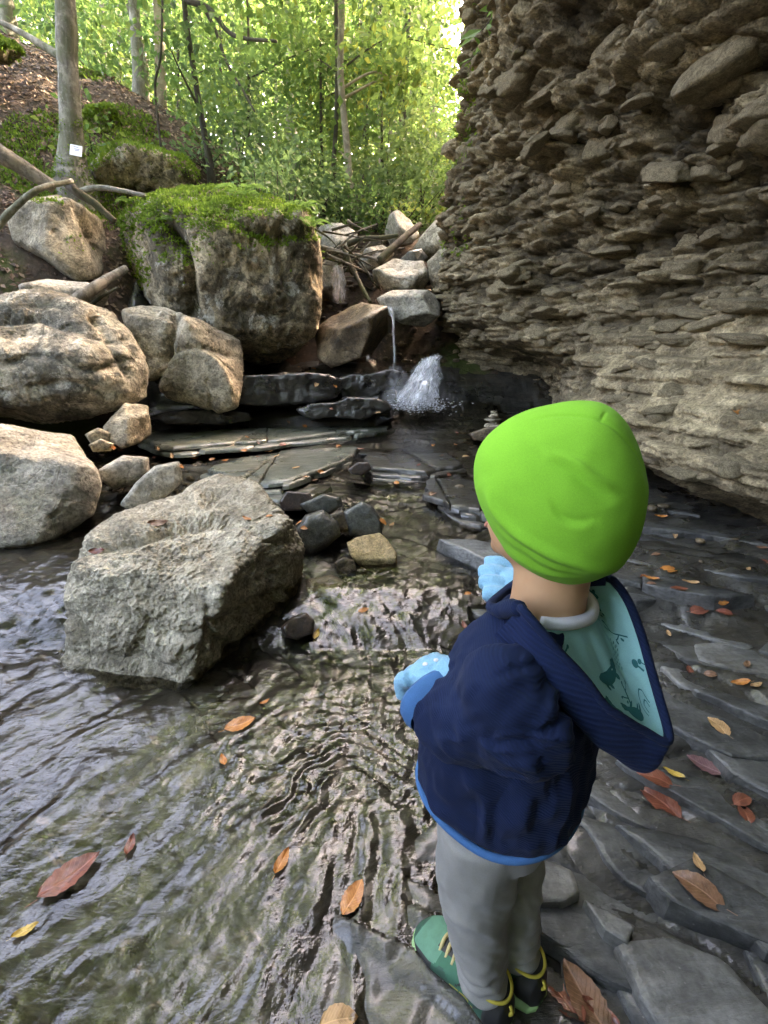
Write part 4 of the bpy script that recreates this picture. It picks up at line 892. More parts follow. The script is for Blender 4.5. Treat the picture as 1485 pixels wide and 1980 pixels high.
tree('tree', 'dark conifer-like tree deep in the forest above the mossy boulder', [(500, 300), (500, 150), (500, 0)], 17, 12, M['bark_dark'], M['needle'], 1.2, 2.4, 140, 0.12, 9.5, limbs=3, tint=(.5, .25))
tree('tree', 'dark bushy tree deep in the forest behind the forked one', [(690, 320), (692, 150), (694, 0)], 18, 12, M['bark_dark'], M['needle'], 1.0, 2.4, 140, 0.12, 9.5, limbs=3, tint=(.55, .25))
tree('tree', 'yellowing tree glowing at the edge of the sky gap', [(842, 350), (838, 200), (834, 40)], 19, 9, M['bark_pale'], M['leaf_yellow'], 1.5, 2.2, 45, 0.13, 9, limbs=3, tint=(.8, .15))
tree('tree', 'leafy tree above the left hillside behind the smooth grey one', [(205, 180), (200, 80), (196, 0)], 11.5, 9, M['bark_grey'], M['leaf'], 1.5, 2.8, 170, 0.10, 12, limbs=3, tint=(.55, .2))

# unseen trees added beside and behind the camera to block sky light
def sky_block_tree(label, base, r, h, crown_c, crown_r, n, rnd):
    base = np.array(base, float); base[2] -= .3; o = empty('tree', base); tag(o, label, 'tree', 'unseen trees added to block sky light')
    top = np.array(crown_c, float); P = smooth_path([base, base * .6 + top * .4 + [0, 0, h * .12], base * .25 + top * .75 + [0, 0, h * .06], top], 30)
    V, F = tube(P, np.linspace(r, r * .35, 30), 12, .15); link('trunk', make_mesh('trunk', V - base, fix_quads(F), True, [M['bark_grey']]), o)
    C = rnd.normal(size=(n, 3)); C /= np.linalg.norm(C, axis=1)[:, None]; C *= rnd.random((n, 1)) ** .45 * np.array([crown_r, crown_r, crown_r * .4]); C += top
    for q in C[:9]:
        L = smooth_path([P[22], (P[22] + q) / 2 + rnd.normal(0, .2, 3), q], 10); V, F = tube(L, np.linspace(r * .3, .02, 10), 6); link('limb', make_mesh('limb', V - base, fix_quads(F), True, [M['bark_grey']]), o)
    V, F, tv_ = sprays(C, .55, 34, .17, tint=(.45, .2), rnd=rnd); leafy('crown', V, F, tv_, M['leaf'], o, base)
cr2 = np.random.default_rng(404)
for lb, b_, r_c, cc, rr, nn_ in (('unseen tall beech added left of the camera to break up sky light', (-5.2, 1.2), .22, (-4.4, 1.0, 8.0), 3.2, 190), ('unseen tall beech added behind the signed tree to block sky light', (-6.2, 4.6), .2, (-5.0, 3.9, 9.2), 3.0, 250), 
        ('unseen tall ash added behind the camera on the left bank to block sky light', (-4.6, -3.4), .22, (-3.2, -3.0, 8.0), 3.3, 220), ('unseen tall ash added straight behind the camera to block sky light', (0.2, -6.2), .24, (0.2, -5.0, 8.5), 3.6, 330), ('unseen tall beech added farther down the brook to block sky light', (-2.0, -9.0), .24, (-2.0, -8.0, 7.0), 4.0, 300)):
    sky_block_tree(lb, (b_[0], b_[1], float(wide_z(np.array([b_[0]]), np.array([b_[1]]))[0])), r_c, cc[2], cc, rr, nn_, cr2)
sky_block_tree('unseen beech added on top of the cliff to block sky light', (3.6, 0.6, 10.3), .16, 4, (1.9, -0.6, 12.0), 3.4, 330, cr2)

# understorey bushes
def bush(label, px, py, Y, r, n, mat, size, tint=(.45, .2), per=30, hgt=1.0):
    c = at_y(px, py, Y); gz = float(wide_z(np.array([c[0]]), np.array([c[1]]))[0]); root = np.array([c[0], c[1], gz])
    o = empty('bush', root); tag(o, label, 'bush', 'bushes at the forest edge')
    C = tr_.normal(size=(n, 3)); C /= np.linalg.norm(C, axis=1)[:, None]; C *= (tr_.random((n, 1)) ** 0.4) * r; C[:, 2] *= hgt; C = C + c; C = C[C[:, 2] > gz + .05]
    b = Bag()
    for q in C[:8]:
        L = smooth_path([root, (root + q) / 2 + tr_.normal(0, .06, 3), q], 8); V, F = tube(L, np.linspace(.012, .004, 8), 5); link('stem', make_mesh('stem', V - root, fix_quads(F), True, [M['bark_dark']]), o)
    V, F, tv_ = sprays(C, 0.30, per, size, tint=tint); leafy('foliage', V, F, tv_, mat, o, root)
bush('bluish green bush directly behind the mossy boulder', 545, 350, 7.6, 0.75, 60, M['leaf_blue'], 0.075, (.5, .2))
bush('bushy green shrub right of the pale curved tree', 765, 345, 9.0, 0.95, 80, M['leaf_blue'], 0.085, (.55, .2))
bush('low light green shrub below the dark straight tree', 820, 330, 10.0, 0.9, 60, M['leaf'], 0.085, (.7, .15))
bush('yellow-green bush deep between the pale and blue-grey trunks', 610, 290, 10.5, 1.1, 90, M['leaf_yellow'], 0.085, (.45, .2))
bush('grey-green airy bush right of the thin black tree', 460, 290, 9.0, 1.0, 80, M['leaf_blue'], 0.08, (.55, .2))
bush('low shrub on the hillside crest beside the twin-stemmed tree', 375, 265, 9.5, 0.9, 70, M['leaf'], 0.08, (.6, .2))
bush('bright shrub in the haze next to the cliff edge', 868, 385, 11.0, 0.8, 45, M['leaf_yellow'], 0.085, (.75, .15))
bush('small shrub at the foot of the pale curved tree', 625, 400, 8.2, 0.55, 40, M['leaf_blue'], 0.07, (.35, .2))
bush('sprig of shrub by the pointed pale boulder', 725, 420, 8.0, 0.45, 34, M['leaf'], 0.07, (.4, .2))
bush('green shrub behind the signed tree on the slope', 210, 130, 9.5, 1.0, 70, M['leaf'], 0.085, (.55, .2))
bush('low green plants on the hillside crest left of the twin-stemmed tree', 235, 215, 8.0, 0.5, 34, M['leaf'], 0.07, (.6, .2), 24, .6)
bush('green plants under the thin black tree', 400, 320, 7.5, 0.45, 30, M['leaf_blue'], 0.065, (.5, .2), 24, .6)
bush('small bush beside the sign on the slope', 175, 280, 6.5, 0.28, 14, M['leaf'], 0.055, (.7, .15), 18, .6)
bush('leafy plants on top of the mossy boulder', 520, 350, 6.1, 0.32, 22, M['leaf_blue'], 0.06, (.5, .2), 22, .5)
for lb, px_, Y_, w_, bk in (('slim grey tree, first of the slim stems from the picture edge', 228, 12, 8, 'bark_grey'), ('slim dark stem between smooth grey and black leaning trees', 342, 13, 7, 'bark_dark'), ('slim pale stem left of the blue-grey tree', 532, 14.5, 7, 'bark_pale'), ('slim dark stem right of the blue-grey tree', 598, 12.5, 7, 'bark_dark'), ('slim grey stem between forked tree and sky gap', 752, 13.5, 7, 'bark_grey'), ('slim dark stem just right of the black leaning tree', 425, 11, 7, 'bark_dark'), ('slim black stem left of the dark conifer-like tree', 478, 9.2, 7, 'bark_dark'), ('slim black stem between blue-grey and pale curved trees', 618, 9.6, 7, 'bark_dark'), ('slim brown stem right of the forked tree', 735, 9.8, 6, 'bark_dark')):
    q_ = at_y(px_, 300, Y_); tree('tree', lb, [(px_ + 4, 330), (px_ + 2, 160), (px_, 0)], Y_, w_, M[bk], M['leaf'], 2.6, 1.3, 36, 0.09, 1.11 + .6 * Y_ - q_[2], limbs=3, behind=.6)
# the wood far behind, one mass
n = 5200; yy = tr_.uniform(19, 46, n); xx = tr_.uniform(-0.95, 0.42, n) * yy; gz = wide_z(xx, yy)
az = xx / yy; lim = np.interp(az, [-1, .02, .08, .14, .22, .3, .5], [19, 18, 9, 4.0, 3.0, 6, 9]); lim = np.minimum(lim, np.maximum(1.5, 1.11 + .62 * yy - gz)); zz = gz + 0.2 + lim * tr_.random(n) ** 0.9
V, F, tv_ = sprays(np.stack([xx, yy, zz], -1), 0.95, 24, 0.28, tint=(.45, .25))
o = leafy('forest', V, F, tv_, M['leaf'], None, (0, 0, 0)); tag(o, 'far mass of green forest foliage behind the trees', 'forest', None, 'stuff')
n = 520; yy = tr_.uniform(17, 40, n); xx = tr_.uniform(-0.02, 0.42, n) * yy; zz = wide_z(xx, yy) + 0.3 + np.interp(xx / yy, [0, .1, .2, .3, .5], [9, 4.5, 3.0, 5, 8]) * tr_.random(n) ** 1.0
V, F, tv_ = sprays(np.stack([xx, yy, zz], -1), 0.8, 24, 0.22, tint=(.6, .25))
o = leafy('forest', V, F, tv_, M['leaf_yellow'], None, (0, 0, 0)); tag(o, 'far yellowing foliage glowing around the sky gap', 'forest', None, 'stuff')

n = 3600; aa_ = tr_.uniform(R(95), R(228), n); dd = tr_.uniform(9, 20, n); xx = np.sin(aa_) * dd; yy = np.cos(aa_) * dd; xx = np.where(xx > 3, 3 + (xx - 3) * .3, xx); zz = wide_z(xx, yy) + 0.2 + 11 * tr_.random(n) ** .9  # unseen leaf mass added behind the camera, cuts sky light near the horizon
V, F, tv_ = sprays(np.stack([xx, yy, zz], -1), 0.95, 12, 0.42, tint=(.4, .2))
o = leafy('forest', V, F, tv_, M['leaf'], None, (0, 0, 0)); tag(o, 'unseen foliage mass added behind the camera to block low sky light', 'forest', None, 'stuff')

# dead leaves littering the hillside (uncountable)
n = 26000; lx = tr_.uniform(-6.5, -1.6, n); ly = tr_.uniform(4.6, 10.5, n); lz = wide_z(lx, ly)
e_ = 0.03; nx = -(wide_z(lx + e_, ly) - lz) / e_; ny = -(wide_z(lx, ly + e_) - lz) / e_
nrm = np.stack([nx, ny, np.ones(n)], -1) + tr_.normal(size=(n, 3)) * 0.35
sz = tr_.uniform(.035, .075, n); V, F = cards(np.stack([lx, ly, lz + 0.012], -1), np.cross(nrm, tr_.normal(size=(n, 3))), nrm, sz, sz * .6, 0.2)
k = NT('litter_leaf'); M['litter'] = k.set(Base_Color=k.ramp(k.attr('tint'), [(0.0, (0.05, 0.03, 0.02)), (0.6, (0.16, 0.095, 0.06)), (1.0, (0.33, 0.23, 0.16))]), Roughness=0.7)
me = make_mesh('leaf_litter', V, F, False, [M['litter']]); set_tint(me, tr_.random(n)); tag(link('leaf_litter', me), 'brown dead leaves covering the steep hillside', 'leaf litter', None, 'stuff')

# mossy outcrop on the slope, shoulder plants
boulder('rock_outcrop', 'moss-covered rock outcrop on the slope behind the mossy boulder', [(150, 320), (180, 285), (240, 275), (300, 290), (360, 305), (385, 335), (370, 375), (280, 385), (190, 375), (155, 350)], 6.7, .6, M['dark_limestone'], 6, p=9, rough=.07, seed=120.0, cat='rock', key='outcrop')
boulder('rock_outcrop', 'small mossy ledge of rock right of the signed tree', [(150, 235), (175, 205), (215, 205), (240, 235), (225, 262), (170, 262)], 7.2, .4, M['dark_limestone'], 6, p=8, rough=.08, seed=124.0, cat='rock', key='outcrop2')
boulder('rock_outcrop', 'dark mossy bump at the top corner of the hillside', [(-40, 90), (0, 62), (30, 75), (45, 105), (20, 125), (-40, 125)], 6.6, .4, M['dark_limestone'], 6, p=7, rough=.08, seed=128.0, cat='rock', key='outcrop3')
# moss cushions on boulders and cliff, ferns
def moss_on(key, n, size, mask, name='moss', parent=None, label=None):
    V, F, o = boulders[key]; P, N = sample_surface(V, F, n, tr_)
    ok = mask(P, N); P, N = P[ok], N[ok]; m = len(P)
    cl = fbm(P * 6, 2); sz = size * tr_.uniform(.5, 1.2, m) * (0.75 + 0.8 * np.clip(cl + .3, 0, 1))
    ax = N + tr_.normal(size=(m, 3)) * 0.75; nr = np.cross(ax, tr_.normal(size=(m, 3)))
    Vv, Ff = cards(P - N * 0.004, ax, nr, sz, sz * 0.5, 0.2)
    me = make_mesh(name, Vv - np.array(o.location), Ff, False, [M['moss']]); set_tint(me, np.clip(0.45 + 0.55 * fbm(P * 3.5, 3) + tr_.normal(0, .13, m), 0, 1))
    q = link(name, me, o); q['kind'] = 'stuff'; return q
def mossy_mask(P, N):
    g = fbm(P * 1.7 + 4, 4) + 0.5 * fbm(P * 6, 2)
    return (N[:, 2] * 1.1 + (P[:, 2] - 1.95) * 0.85 + g * 0.6 - (P[:, 0] + 1.6) * 0.22 > 0.42) & (P[:, 2] > 1.55)
moss_on('mossy', 110000, 0.038, mossy_mask)
moss_on('rounded beige boulder with branches across its top, beneath the signed tree', 16000, 0.03, lambda P, N: (N[:, 2] > .55) & (fbm(P * 3, 3) > 0.12))
for key_ in ('outcrop', 'outcrop2', 'outcrop3'): moss_on(key_, 16000, 0.04, lambda P, N: (N[:, 2] + .7 * fbm(P * 3, 3) > -0.05))
# moss and low green growth on the slope and at the foot of the signed tree
n = 60000; lx = tr_.uniform(-4.2, -1.5, n); ly = tr_.uniform(5.6, 9.5, n); P = np.stack([lx, ly, wide_z(lx, ly)], -1); ok = (fbm(P * 1.1 + 3, 4) > 0.10); P = P[ok]; m = len(P)
sz = tr_.uniform(.02, .055, m); ax = np.array([0.3, -0.3, 1.0]) + tr_.normal(size=(m, 3)) * .7; V, F = cards(P, ax, np.cross(ax, tr_.normal(size=(m, 3))), sz, sz * .5); me = make_mesh('moss', V, F, False, [M['moss']]); set_tint(me, np.clip(tr_.normal(.3, .2, m), 0, 1)); tag(link('moss', me), 'green moss patches spreading over the shaded hillside', 'moss', None, 'stuff')
tq = [o for o in bpy.data.objects if o.get('label', '').startswith('thick grey tree with mossy foot')][0]; tk = [c_ for c_ in tq.children if c_.name.startswith('trunk')][0]
tv_ = np.array([v.co[:] for v in tk.data.vertices]); tf_ = np.array([list(p.vertices)[:3] for p in tk.data.polygons]); P, N = sample_surface(tv_, tf_, 16000, tr_); hb_ = P[:, 2] - .25
ok = (hb_ < .75) & (fbm(P * 5, 3) + .55 - hb_ * 1.1 > 0.0) & (hb_ > -.1); P, N = P[ok], N[ok]; m = len(P); sz = tr_.uniform(.012, .032, m); ax = N + tr_.normal(size=(m, 3)) * .7
V, F = cards(P, ax, np.cross(ax, tr_.normal(size=(m, 3))), sz, sz * .5); me = make_mesh('moss', V, F, False, [M['moss']]); set_tint(me, np.clip(tr_.normal(.3, .2, m), 0, 1)); q = link('moss', me, tq); q['kind'] = 'stuff'
def fern(base, n, ln, label, up=0.8):
    Vs, Fs, m = [], [], 0
    for i in range(n):
        az = 2 * np.pi * i / n + tr_.normal(0, .3); d = np.array([math.cos(az), math.sin(az), up]); L = ln * tr_.uniform(.7, 1.1)
        t = np.linspace(0.08, 1, 16); P = np.asarray(base) + d * (t * L)[:, None]; P[:, 2] -= (t ** 2) * L * 0.75
        side = np.cross(d, [0, 0, 1.0]); side /= np.linalg.norm(side)
        for s in (-1, 1):
            A = s * side + d * 0.35; A = np.repeat(A[None], 16, 0); V, F = cards(P, A, np.repeat([[0, 0, 1.0]], 16, 0) + tr_.normal(0, .2, (16, 3)), L * 0.28 * np.sin(t * 2.6 + .35), L * 0.07, 0.1)
            Vs.append(V); Fs.append(F + m); m += len(V)
    me = make_mesh('fern', np.vstack(Vs) - np.asarray(base), np.vstack(Fs), False, [M['fern']]); set_tint(me, np.clip(tr_.normal(.5, .2, m // 4), 0, 1))
    tag(link('fern', me, None, base), label, 'fern', 'ferns on the mossy boulder')
for px, py, Y, ln, lb in ((468, 378, 5.35, .26, 'fern hanging in the dark hollow on top of the mossy boulder'), (600, 440, 5.3, .22, 'light green fern at the right shoulder of the mossy boulder'), (585, 405, 5.5, .22, 'fern near the crest above the right shoulder of the mossy boulder'), (250, 395, 5.5, .16, 'small fern at the upper left rim of the mossy boulder'), (330, 430, 5.1, .15, 'fern tuft among moss above the pale streak of the mossy boulder')):
    fern(at_y(px, py, Y), 9, ln, lb)

# moss and hanging plants on the cliff's far edge
ss = tr_.uniform(np.interp(5.2, cp[:, 1], cdist), np.interp(6.9, cp[:, 1], cdist), 9000); zz = tr_.uniform(1.9, 4.6, 9000); P = cliff_pt(ss, zz)
ok = (fbm(P * 2.6 + 2, 3) > 0.10) & (P[:, 1] > 5.3); P = P[ok]; _, nn = cpath(ss[ok]); N = np.column_stack([nn, np.full(len(nn), .4)])
sz = tr_.uniform(.02, .05, len(P)); ax = N * .5 + np.array([0, 0, -.7]) + tr_.normal(size=P.shape) * .5
V, F = cards(P, ax, np.cross(ax, tr_.normal(size=P.shape)), sz, sz * .5); me = make_mesh('moss', V, F, False, [M['moss']]); set_tint(me, np.clip(tr_.normal(.35, .2, len(P)), 0, 1)); q = link('moss', me, cliff); q['kind'] = 'stuff'
def sprig(label, pts, Y, nl, size):
    L = smooth_path([at_y(a, b, Y) for a, b in pts], 20); root = L[0]; o = empty('hanging_plant', root); tag(o, label, 'plant', 'plants on the cliff edge')
    V, F = tube(L, np.linspace(.006, .002, 20), 5); link('stem', make_mesh('stem', V - root, fix_quads(F), True, [M['bark_dark']]), o)
    for i in range(nl):
        p = L[int(3 + 16 * i / nl)]; ax = tr_.normal(size=3); ax[2] = -0.35 - abs(ax[2]) * .4; V, F = cards(p[None] - root, ax[None], np.array([[tr_.normal(0, .5), -1.0, .8]]), size * tr_.uniform(.8, 1.2), size * .45, .12)
        me = make_mesh('leaf', V, F, False, [M['fern']]); set_tint(me, [tr_.uniform(.5, .9)]); link('leaf', me, o)
sprig('plant with long leaves overhanging the cliff edge against the sky', [(985, -30), (960, 20), (935, 55), (905, 75)], 5.4, 9, 0.20)
sprig('leafy twig dangling in front of the dark cliff top', [(1040, 10), (1015, 35), (995, 60), (985, 85)], 5.0, 6, 0.15)
sprig('leafy shoot on the cliff edge below the long-leaved plant', [(955, 60), (940, 80), (925, 100), (905, 120)], 5.6, 7, 0.16)

# ================================================================== DEAD WOOD
def log(name, label, px, Y, w, mat, cat='log', group=None, taper=0.6, noise=0.22):
    Ys = Y if isinstance(Y, (list, tuple)) else [Y] * len(px)
    P = smooth_path([at_y(a, b, y) for (a, b), y in zip(px, Ys)], 28); root = P[0]
    V, F = tube(P, np.linspace(1, taper, 28) * w / 2 / FPX * np.mean(Ys) * 0.95, 10, noise, w * 1.3)
    return tag(link(name, make_mesh(name, V - root, fix_quads(F), True, [mat]), None, root), label, cat, group)
log('fallen_log', 'thick barkless log lying on the dark slope at the picture edge', [(-60, 255), (0, 298), (50, 328), (105, 362)], [5.3, 5.3, 5.4, 5.5], 34, M['wood_grey'])
log('branch', 'mossy bent branch resting across the rounded beige boulder', [(-20, 455), (25, 405), (75, 366), (140, 350)], [4.55, 4.6, 4.7, 5.0], 13, M['bark_grey'], 'branch')
log('branch', 'dark root running down from the signed tree behind the beige boulder', [(128, 352), (150, 372), (185, 395), (222, 428)], [5.1, 5.0, 5.0, 5.0], 17, M['wood_dark'], 'branch')
log('branch', 'grey dead branch crossing above the mossy boulder rim', [(150, 372), (190, 363), (230, 368), (280, 378)], 5.4, 11, M['bark_grey'], 'branch')
log('fallen_log', 'smooth grey log wedged between pale and mossy boulders', [(132, 592), (165, 570), (205, 542), (242, 520)], [4.35, 4.4, 4.6, 4.9], 24, M['wood_grey'])
log('stick', 'thin stick under the wedged grey log', [(175, 590), (200, 572), (228, 556)], 4.5, 7, M['wood_dark'], 'stick')
log('fallen_log', 'dark slanting log on top of the driftwood jam', [(733, 505), (765, 474), (790, 452), (812, 434)], [6.5, 6.7, 6.9, 7.1], 15, M['wood_dark'])
log('fallen_log', 'dark horizontal log behind the slanting one in the jam', [(672, 472), (700, 462), (735, 460), (770, 455)], 7.0, 11, M['wood_dark'])
log('branch', 'long slanted branch poking down from the jam towards the wedge boulder', [(660, 470), (680, 515), (697, 550), (716, 584)], [6.6, 6.3, 6.1, 5.9], 10, M['wood_dark'], 'branch')
log('branch', 'grey stick lying flat across the driftwood jam', [(612, 475), (660, 487), (710, 497), (740, 505)], 6.5, 7, M['wood_grey'], 'branch')
for i in range(34):
    cx, cy_ = 670 + tr_.normal(0, 34), 497 + tr_.normal(0, 26); a = tr_.uniform(-.9, .9); ln = tr_.uniform(22, 60); Y = tr_.uniform(6.3, 6.9)
    p = [(cx - ln * math.cos(a), cy_ - ln * math.sin(a)), (cx + tr_.normal(0, 5), cy_ + tr_.normal(0, 5)), (cx + ln * math.cos(a), cy_ + ln * math.sin(a))]
    log('stick', 'thin stick tangled in the driftwood jam', p, [Y, Y + tr_.normal(0, .1), Y + tr_.normal(0, .2)], tr_.uniform(3, 5.5), M['wood_dark'] if i % 3 else M['wood_grey'], 'stick', 'sticks of the driftwood jam', .4)

# sign on the tree
sp = at_y(147, 291, 5.80); s_o = empty('sign', sp); tag(s_o, 'small white plate fixed to the grey tree trunk', 'sign'); s_o.rotation_euler = (R(-8), R(12), R(-8))
k = NT('white_plate'); M['plate'] = k.set(Base_Color=(0.78, 0.77, 0.84), Roughness=0.4)
k = NT('print_grey'); M['print'] = k.set(Base_Color=(0.22, 0.22, 0.26), Roughness=0.6)
def box_mesh(name, sx, sy, sz, mat, bev=0.0):
    bm = bmesh.new(); bmesh.ops.create_cube(bm, size=1.0); bmesh.ops.scale(bm, vec=(sx, sy, sz), verts=bm.verts)
    if bev: bmesh.ops.bevel(bm, geom=bm.edges[:], offset=bev, segments=2, affect='EDGES')
    me = bpy.data.meshes.new(name); bm.to_mesh(me); bm.free(); me.materials.append(mat); return me
link('plate', box_mesh('plate', .135, .006, .095, M['plate'], .002), s_o)
for i, (x, z, l) in enumerate(((0.0, .030, .055), (.012, .012, .06), (.012, .0, .05))): link('print_line', box_mesh('print_line', l, .002, .006, M['print']), s_o, (x, -.0042, z))

# ================================================================== THE CHILD
CB = np.array([0.19, 0.55, 0.0]); FA = R(48.0)                 # stands here, facing 48 degrees left of the view direction
CF = np.array([-math.sin(FA), math.cos(FA), 0.0]); CR = np.array([math.cos(FA), math.sin(FA), 0.0])
person = empty('person', CB); person.rotation_euler = (0, 0, FA)
tag(person, 'small child in green cap and navy hooded jacket, seen from behind', 'person')
def loc_t(px, py, t):
    """pixel + depth -> the child's own coordinates (right, front, up)"""
    q = at_t(px, py, t) - CB; return np.array([q @ CR, q @ CF, q[2]])
def Lx(*p): return np.array(p, float)
def cloth_mat(name, col, weave=900.0, bump=0.25, rough=0.9, fuzz=0.3, rib=None, fold=0.0, var=0.12):
    k = NT(name); c = k.coord(rand=False); n1 = k.noise(c, weave, 2, 0.5); n2 = k.noise(c, 14, 5, 0.6)
    cc = k.mix(k.ramp(n2, [(0.3, 1.0), (0.7, 0.0)]), col, tuple(x * (1 - 2 * var) for x in col)); cc = k.mix(0.6, cc, k.ramp(n1, [(0.3, 0.75), (0.7, 1.15)]), 'MULTIPLY')
    h = n1
    if rib is not None:
        c2 = k.coord(rand=False, rot=rib[1]); wv2 = k.n('TexWave'); wv2.inputs['Scale'].default_value = rib[0]; wv2.inputs['Distortion'].default_value = 0.6; k.put(wv2.inputs['Vector'], c2)
        h = k.math('ADD', k.math('MULTIPLY', n1, 0.4), k.math('MULTIPLY', wv2.outputs['Fac'], 1.0)); cc = k.mix(0.35, cc, k.ramp(wv2.outputs['Fac'], [(0.0, 0.55), (1.0, 1.2)]), 'MULTIPLY')
    nb = k.bump(h, bump, 0.0015)
    if fold: nb = k.bump(k.noise(c, 9, 3, 0.5, 0.8), fold, 0.02, nb)
    return k.set(Base_Color=cc, Roughness=rough, Normal=nb, Sheen_Weight=fuzz, Sheen_Roughness=0.4, Sheen_Tint=(0.8, 0.85, 1.0), Specular_IOR_Level=0.2)
M['hat'] = cloth_mat('green_jersey', (0.19, 0.52, 0.045), 1100, 0.12, 1.0, 0.03, var=0.02)
M['navy'] = cloth_mat('navy_fleece', (0.0075, 0.018, 0.058), 900, 0.35, 0.95, 0.04, rib=(95, (0, R(90), R(25))))
M['navy_rib'] = cloth_mat('navy_rib_fleece', (0.009, 0.022, 0.074), 900, 0.6, 0.95, 0.04, rib=(55, (R(20), R(90), R(40))))
M['blue_trim'] = cloth_mat('blue_trim', (0.04, 0.155, 0.36), 900, 0.2, 0.85, 0.1)
M['lining'] = cloth_mat('teal_lining', (0.26, 0.55, 0.54), 1500, 0.12, 0.85, 0.05, fold=0.15, var=0.05)
M['lining_print'] = cloth_mat('teal_print', (0.02, 0.16, 0.165), 1500, 0.1, 0.85, 0.05)
M['pants'] = cloth_mat('grey_jersey', (0.31, 0.305, 0.285), 1200, 0.2, 0.95, 0.15, fold=0.10)
M['glove'] = cloth_mat('pale_blue_knit', (0.20, 0.45, 0.62), 420, 0.8, 0.95, 0.5, var=0.05)
M['white_cotton'] = cloth_mat('white_cotton', (0.75, 0.75, 0.78), 1500, 0.1, 0.85, 0.05)
k = NT('skin'); c = k.coord(rand=False); sk = k.mix(k.ramp(k.noise(c, 22, 4, .6), [(.3, 0.0), (.7, 1.0)]), (0.50, 0.27, 0.15), (0.56, 0.325, 0.185))
M['skin'] = k.set(Base_Color=sk, Roughness=0.5, Subsurface_Weight=0.12, Subsurface_Radius=(0.012, 0.005, 0.003), Subsurface_Scale=0.6, Normal=k.bump(k.noise(c, 500, 2, .5), .08, .001), Specular_IOR_Level=0.4)
for nm, col, ro in (('shoe_green', (0.03, 0.14, 0.085), .85), ('shoe_pale_green', (0.085, 0.24, 0.16), .8), ('shoe_dark_green', (0.02, 0.085, 0.055), .7), ('sole_green', (0.30, 0.52, 0.22), .55), ('shoe_black', (0.018, 0.019, 0.02), .6), ('shoe_yellow', (0.50, 0.40, 0.05), .7), ('lace', (0.52, 0.43, 0.20), .8), ('eye_white', (.8, .78, .75), .2), ('iris', (.08, .04, .02), .2), ('lip', (.42, .15, .11), .5)):
    k = NT(nm); c = k.coord(rand=False); M[nm] = k.set(Base_Color=k.mix(k.ramp(k.noise(c, 60, 5, .65), [(.35, .5), (.7, 0.0)]), col, tuple(.55 * x for x in col)), Roughness=ro, Normal=k.bump(k.noise(c, 700, 2), .15, .001))

def ellipsoid(c, r, sub=4, rot=None):
    V, F = ico(sub); V = V * np.asarray(r)
    if rot is not None: V = V @ np.array(rot).T
    return V + np.asarray(c), F
def limb(pts, rad, n=24, seg=18):
    P = smooth_path(pts, n); rr = np.interp(np.linspace(0, 1, n), np.linspace(0, 1, len(rad)), rad); return tube(P, rr, seg)
def loft(rings, seg=56, power=2.3):
    """rings: (cx, cy, z, a, b[, tilt_y]) stacked closed ellipses"""
    V = []; ang = np.linspace(0, 2 * np.pi, seg, endpoint=False); ca, sa = np.cos(ang), np.sin(ang)
    ex = np.sign(ca) * np.abs(ca) ** (2 / power); ey = np.sign(sa) * np.abs(sa) ** (2 / power)
    for r_ in rings:
        cx, cy_, z, a, b = r_[:5]; tl = r_[5] if len(r_) > 5 else 0
        V.append(np.stack([cx + a * ex, cy_ + b * ey, z + tl * ey * b], -1))
    n = len(rings); V = np.vstack(V); I, J = np.meshgrid(np.arange(n - 1), np.arange(seg), indexing='ij'); J2 = (J + 1) % seg
    F = np.stack([I * seg + J, I * seg + J2, (I + 1) * seg + J2, (I + 1) * seg + J], -1).reshape(-1, 4)
    c0 = V[:seg].mean(0); c1 = V[-seg:].mean(0); V = np.vstack([V, c0, c1]); j = np.arange(seg); j2 = (j + 1) % seg
    F = np.vstack([F, np.stack([j2, j, np.full(seg, n * seg), np.full(seg, n * seg)], -1), np.stack([(n - 1) * seg + j, (n - 1) * seg + j2, np.full(seg, n * seg + 1), np.full(seg, n * seg + 1)], -1)])
    return V, F
def dense(rings, n=40):
    r_ = np.array([list(x) + [0] * (6 - len(x)) for x in rings], float); return [tuple(x) for x in smooth_path(r_, n)]
def cpart(name, V, F, mat, parent=None, smooth=True):
    return link(name, make_mesh(name, V, fix_quads(F) if F.shape[1] == 4 else F, smooth, [mat]), parent or person)

HC = loc_t(1085, 950, 0.575)                                   # head centre
hx, hy, hz = HC
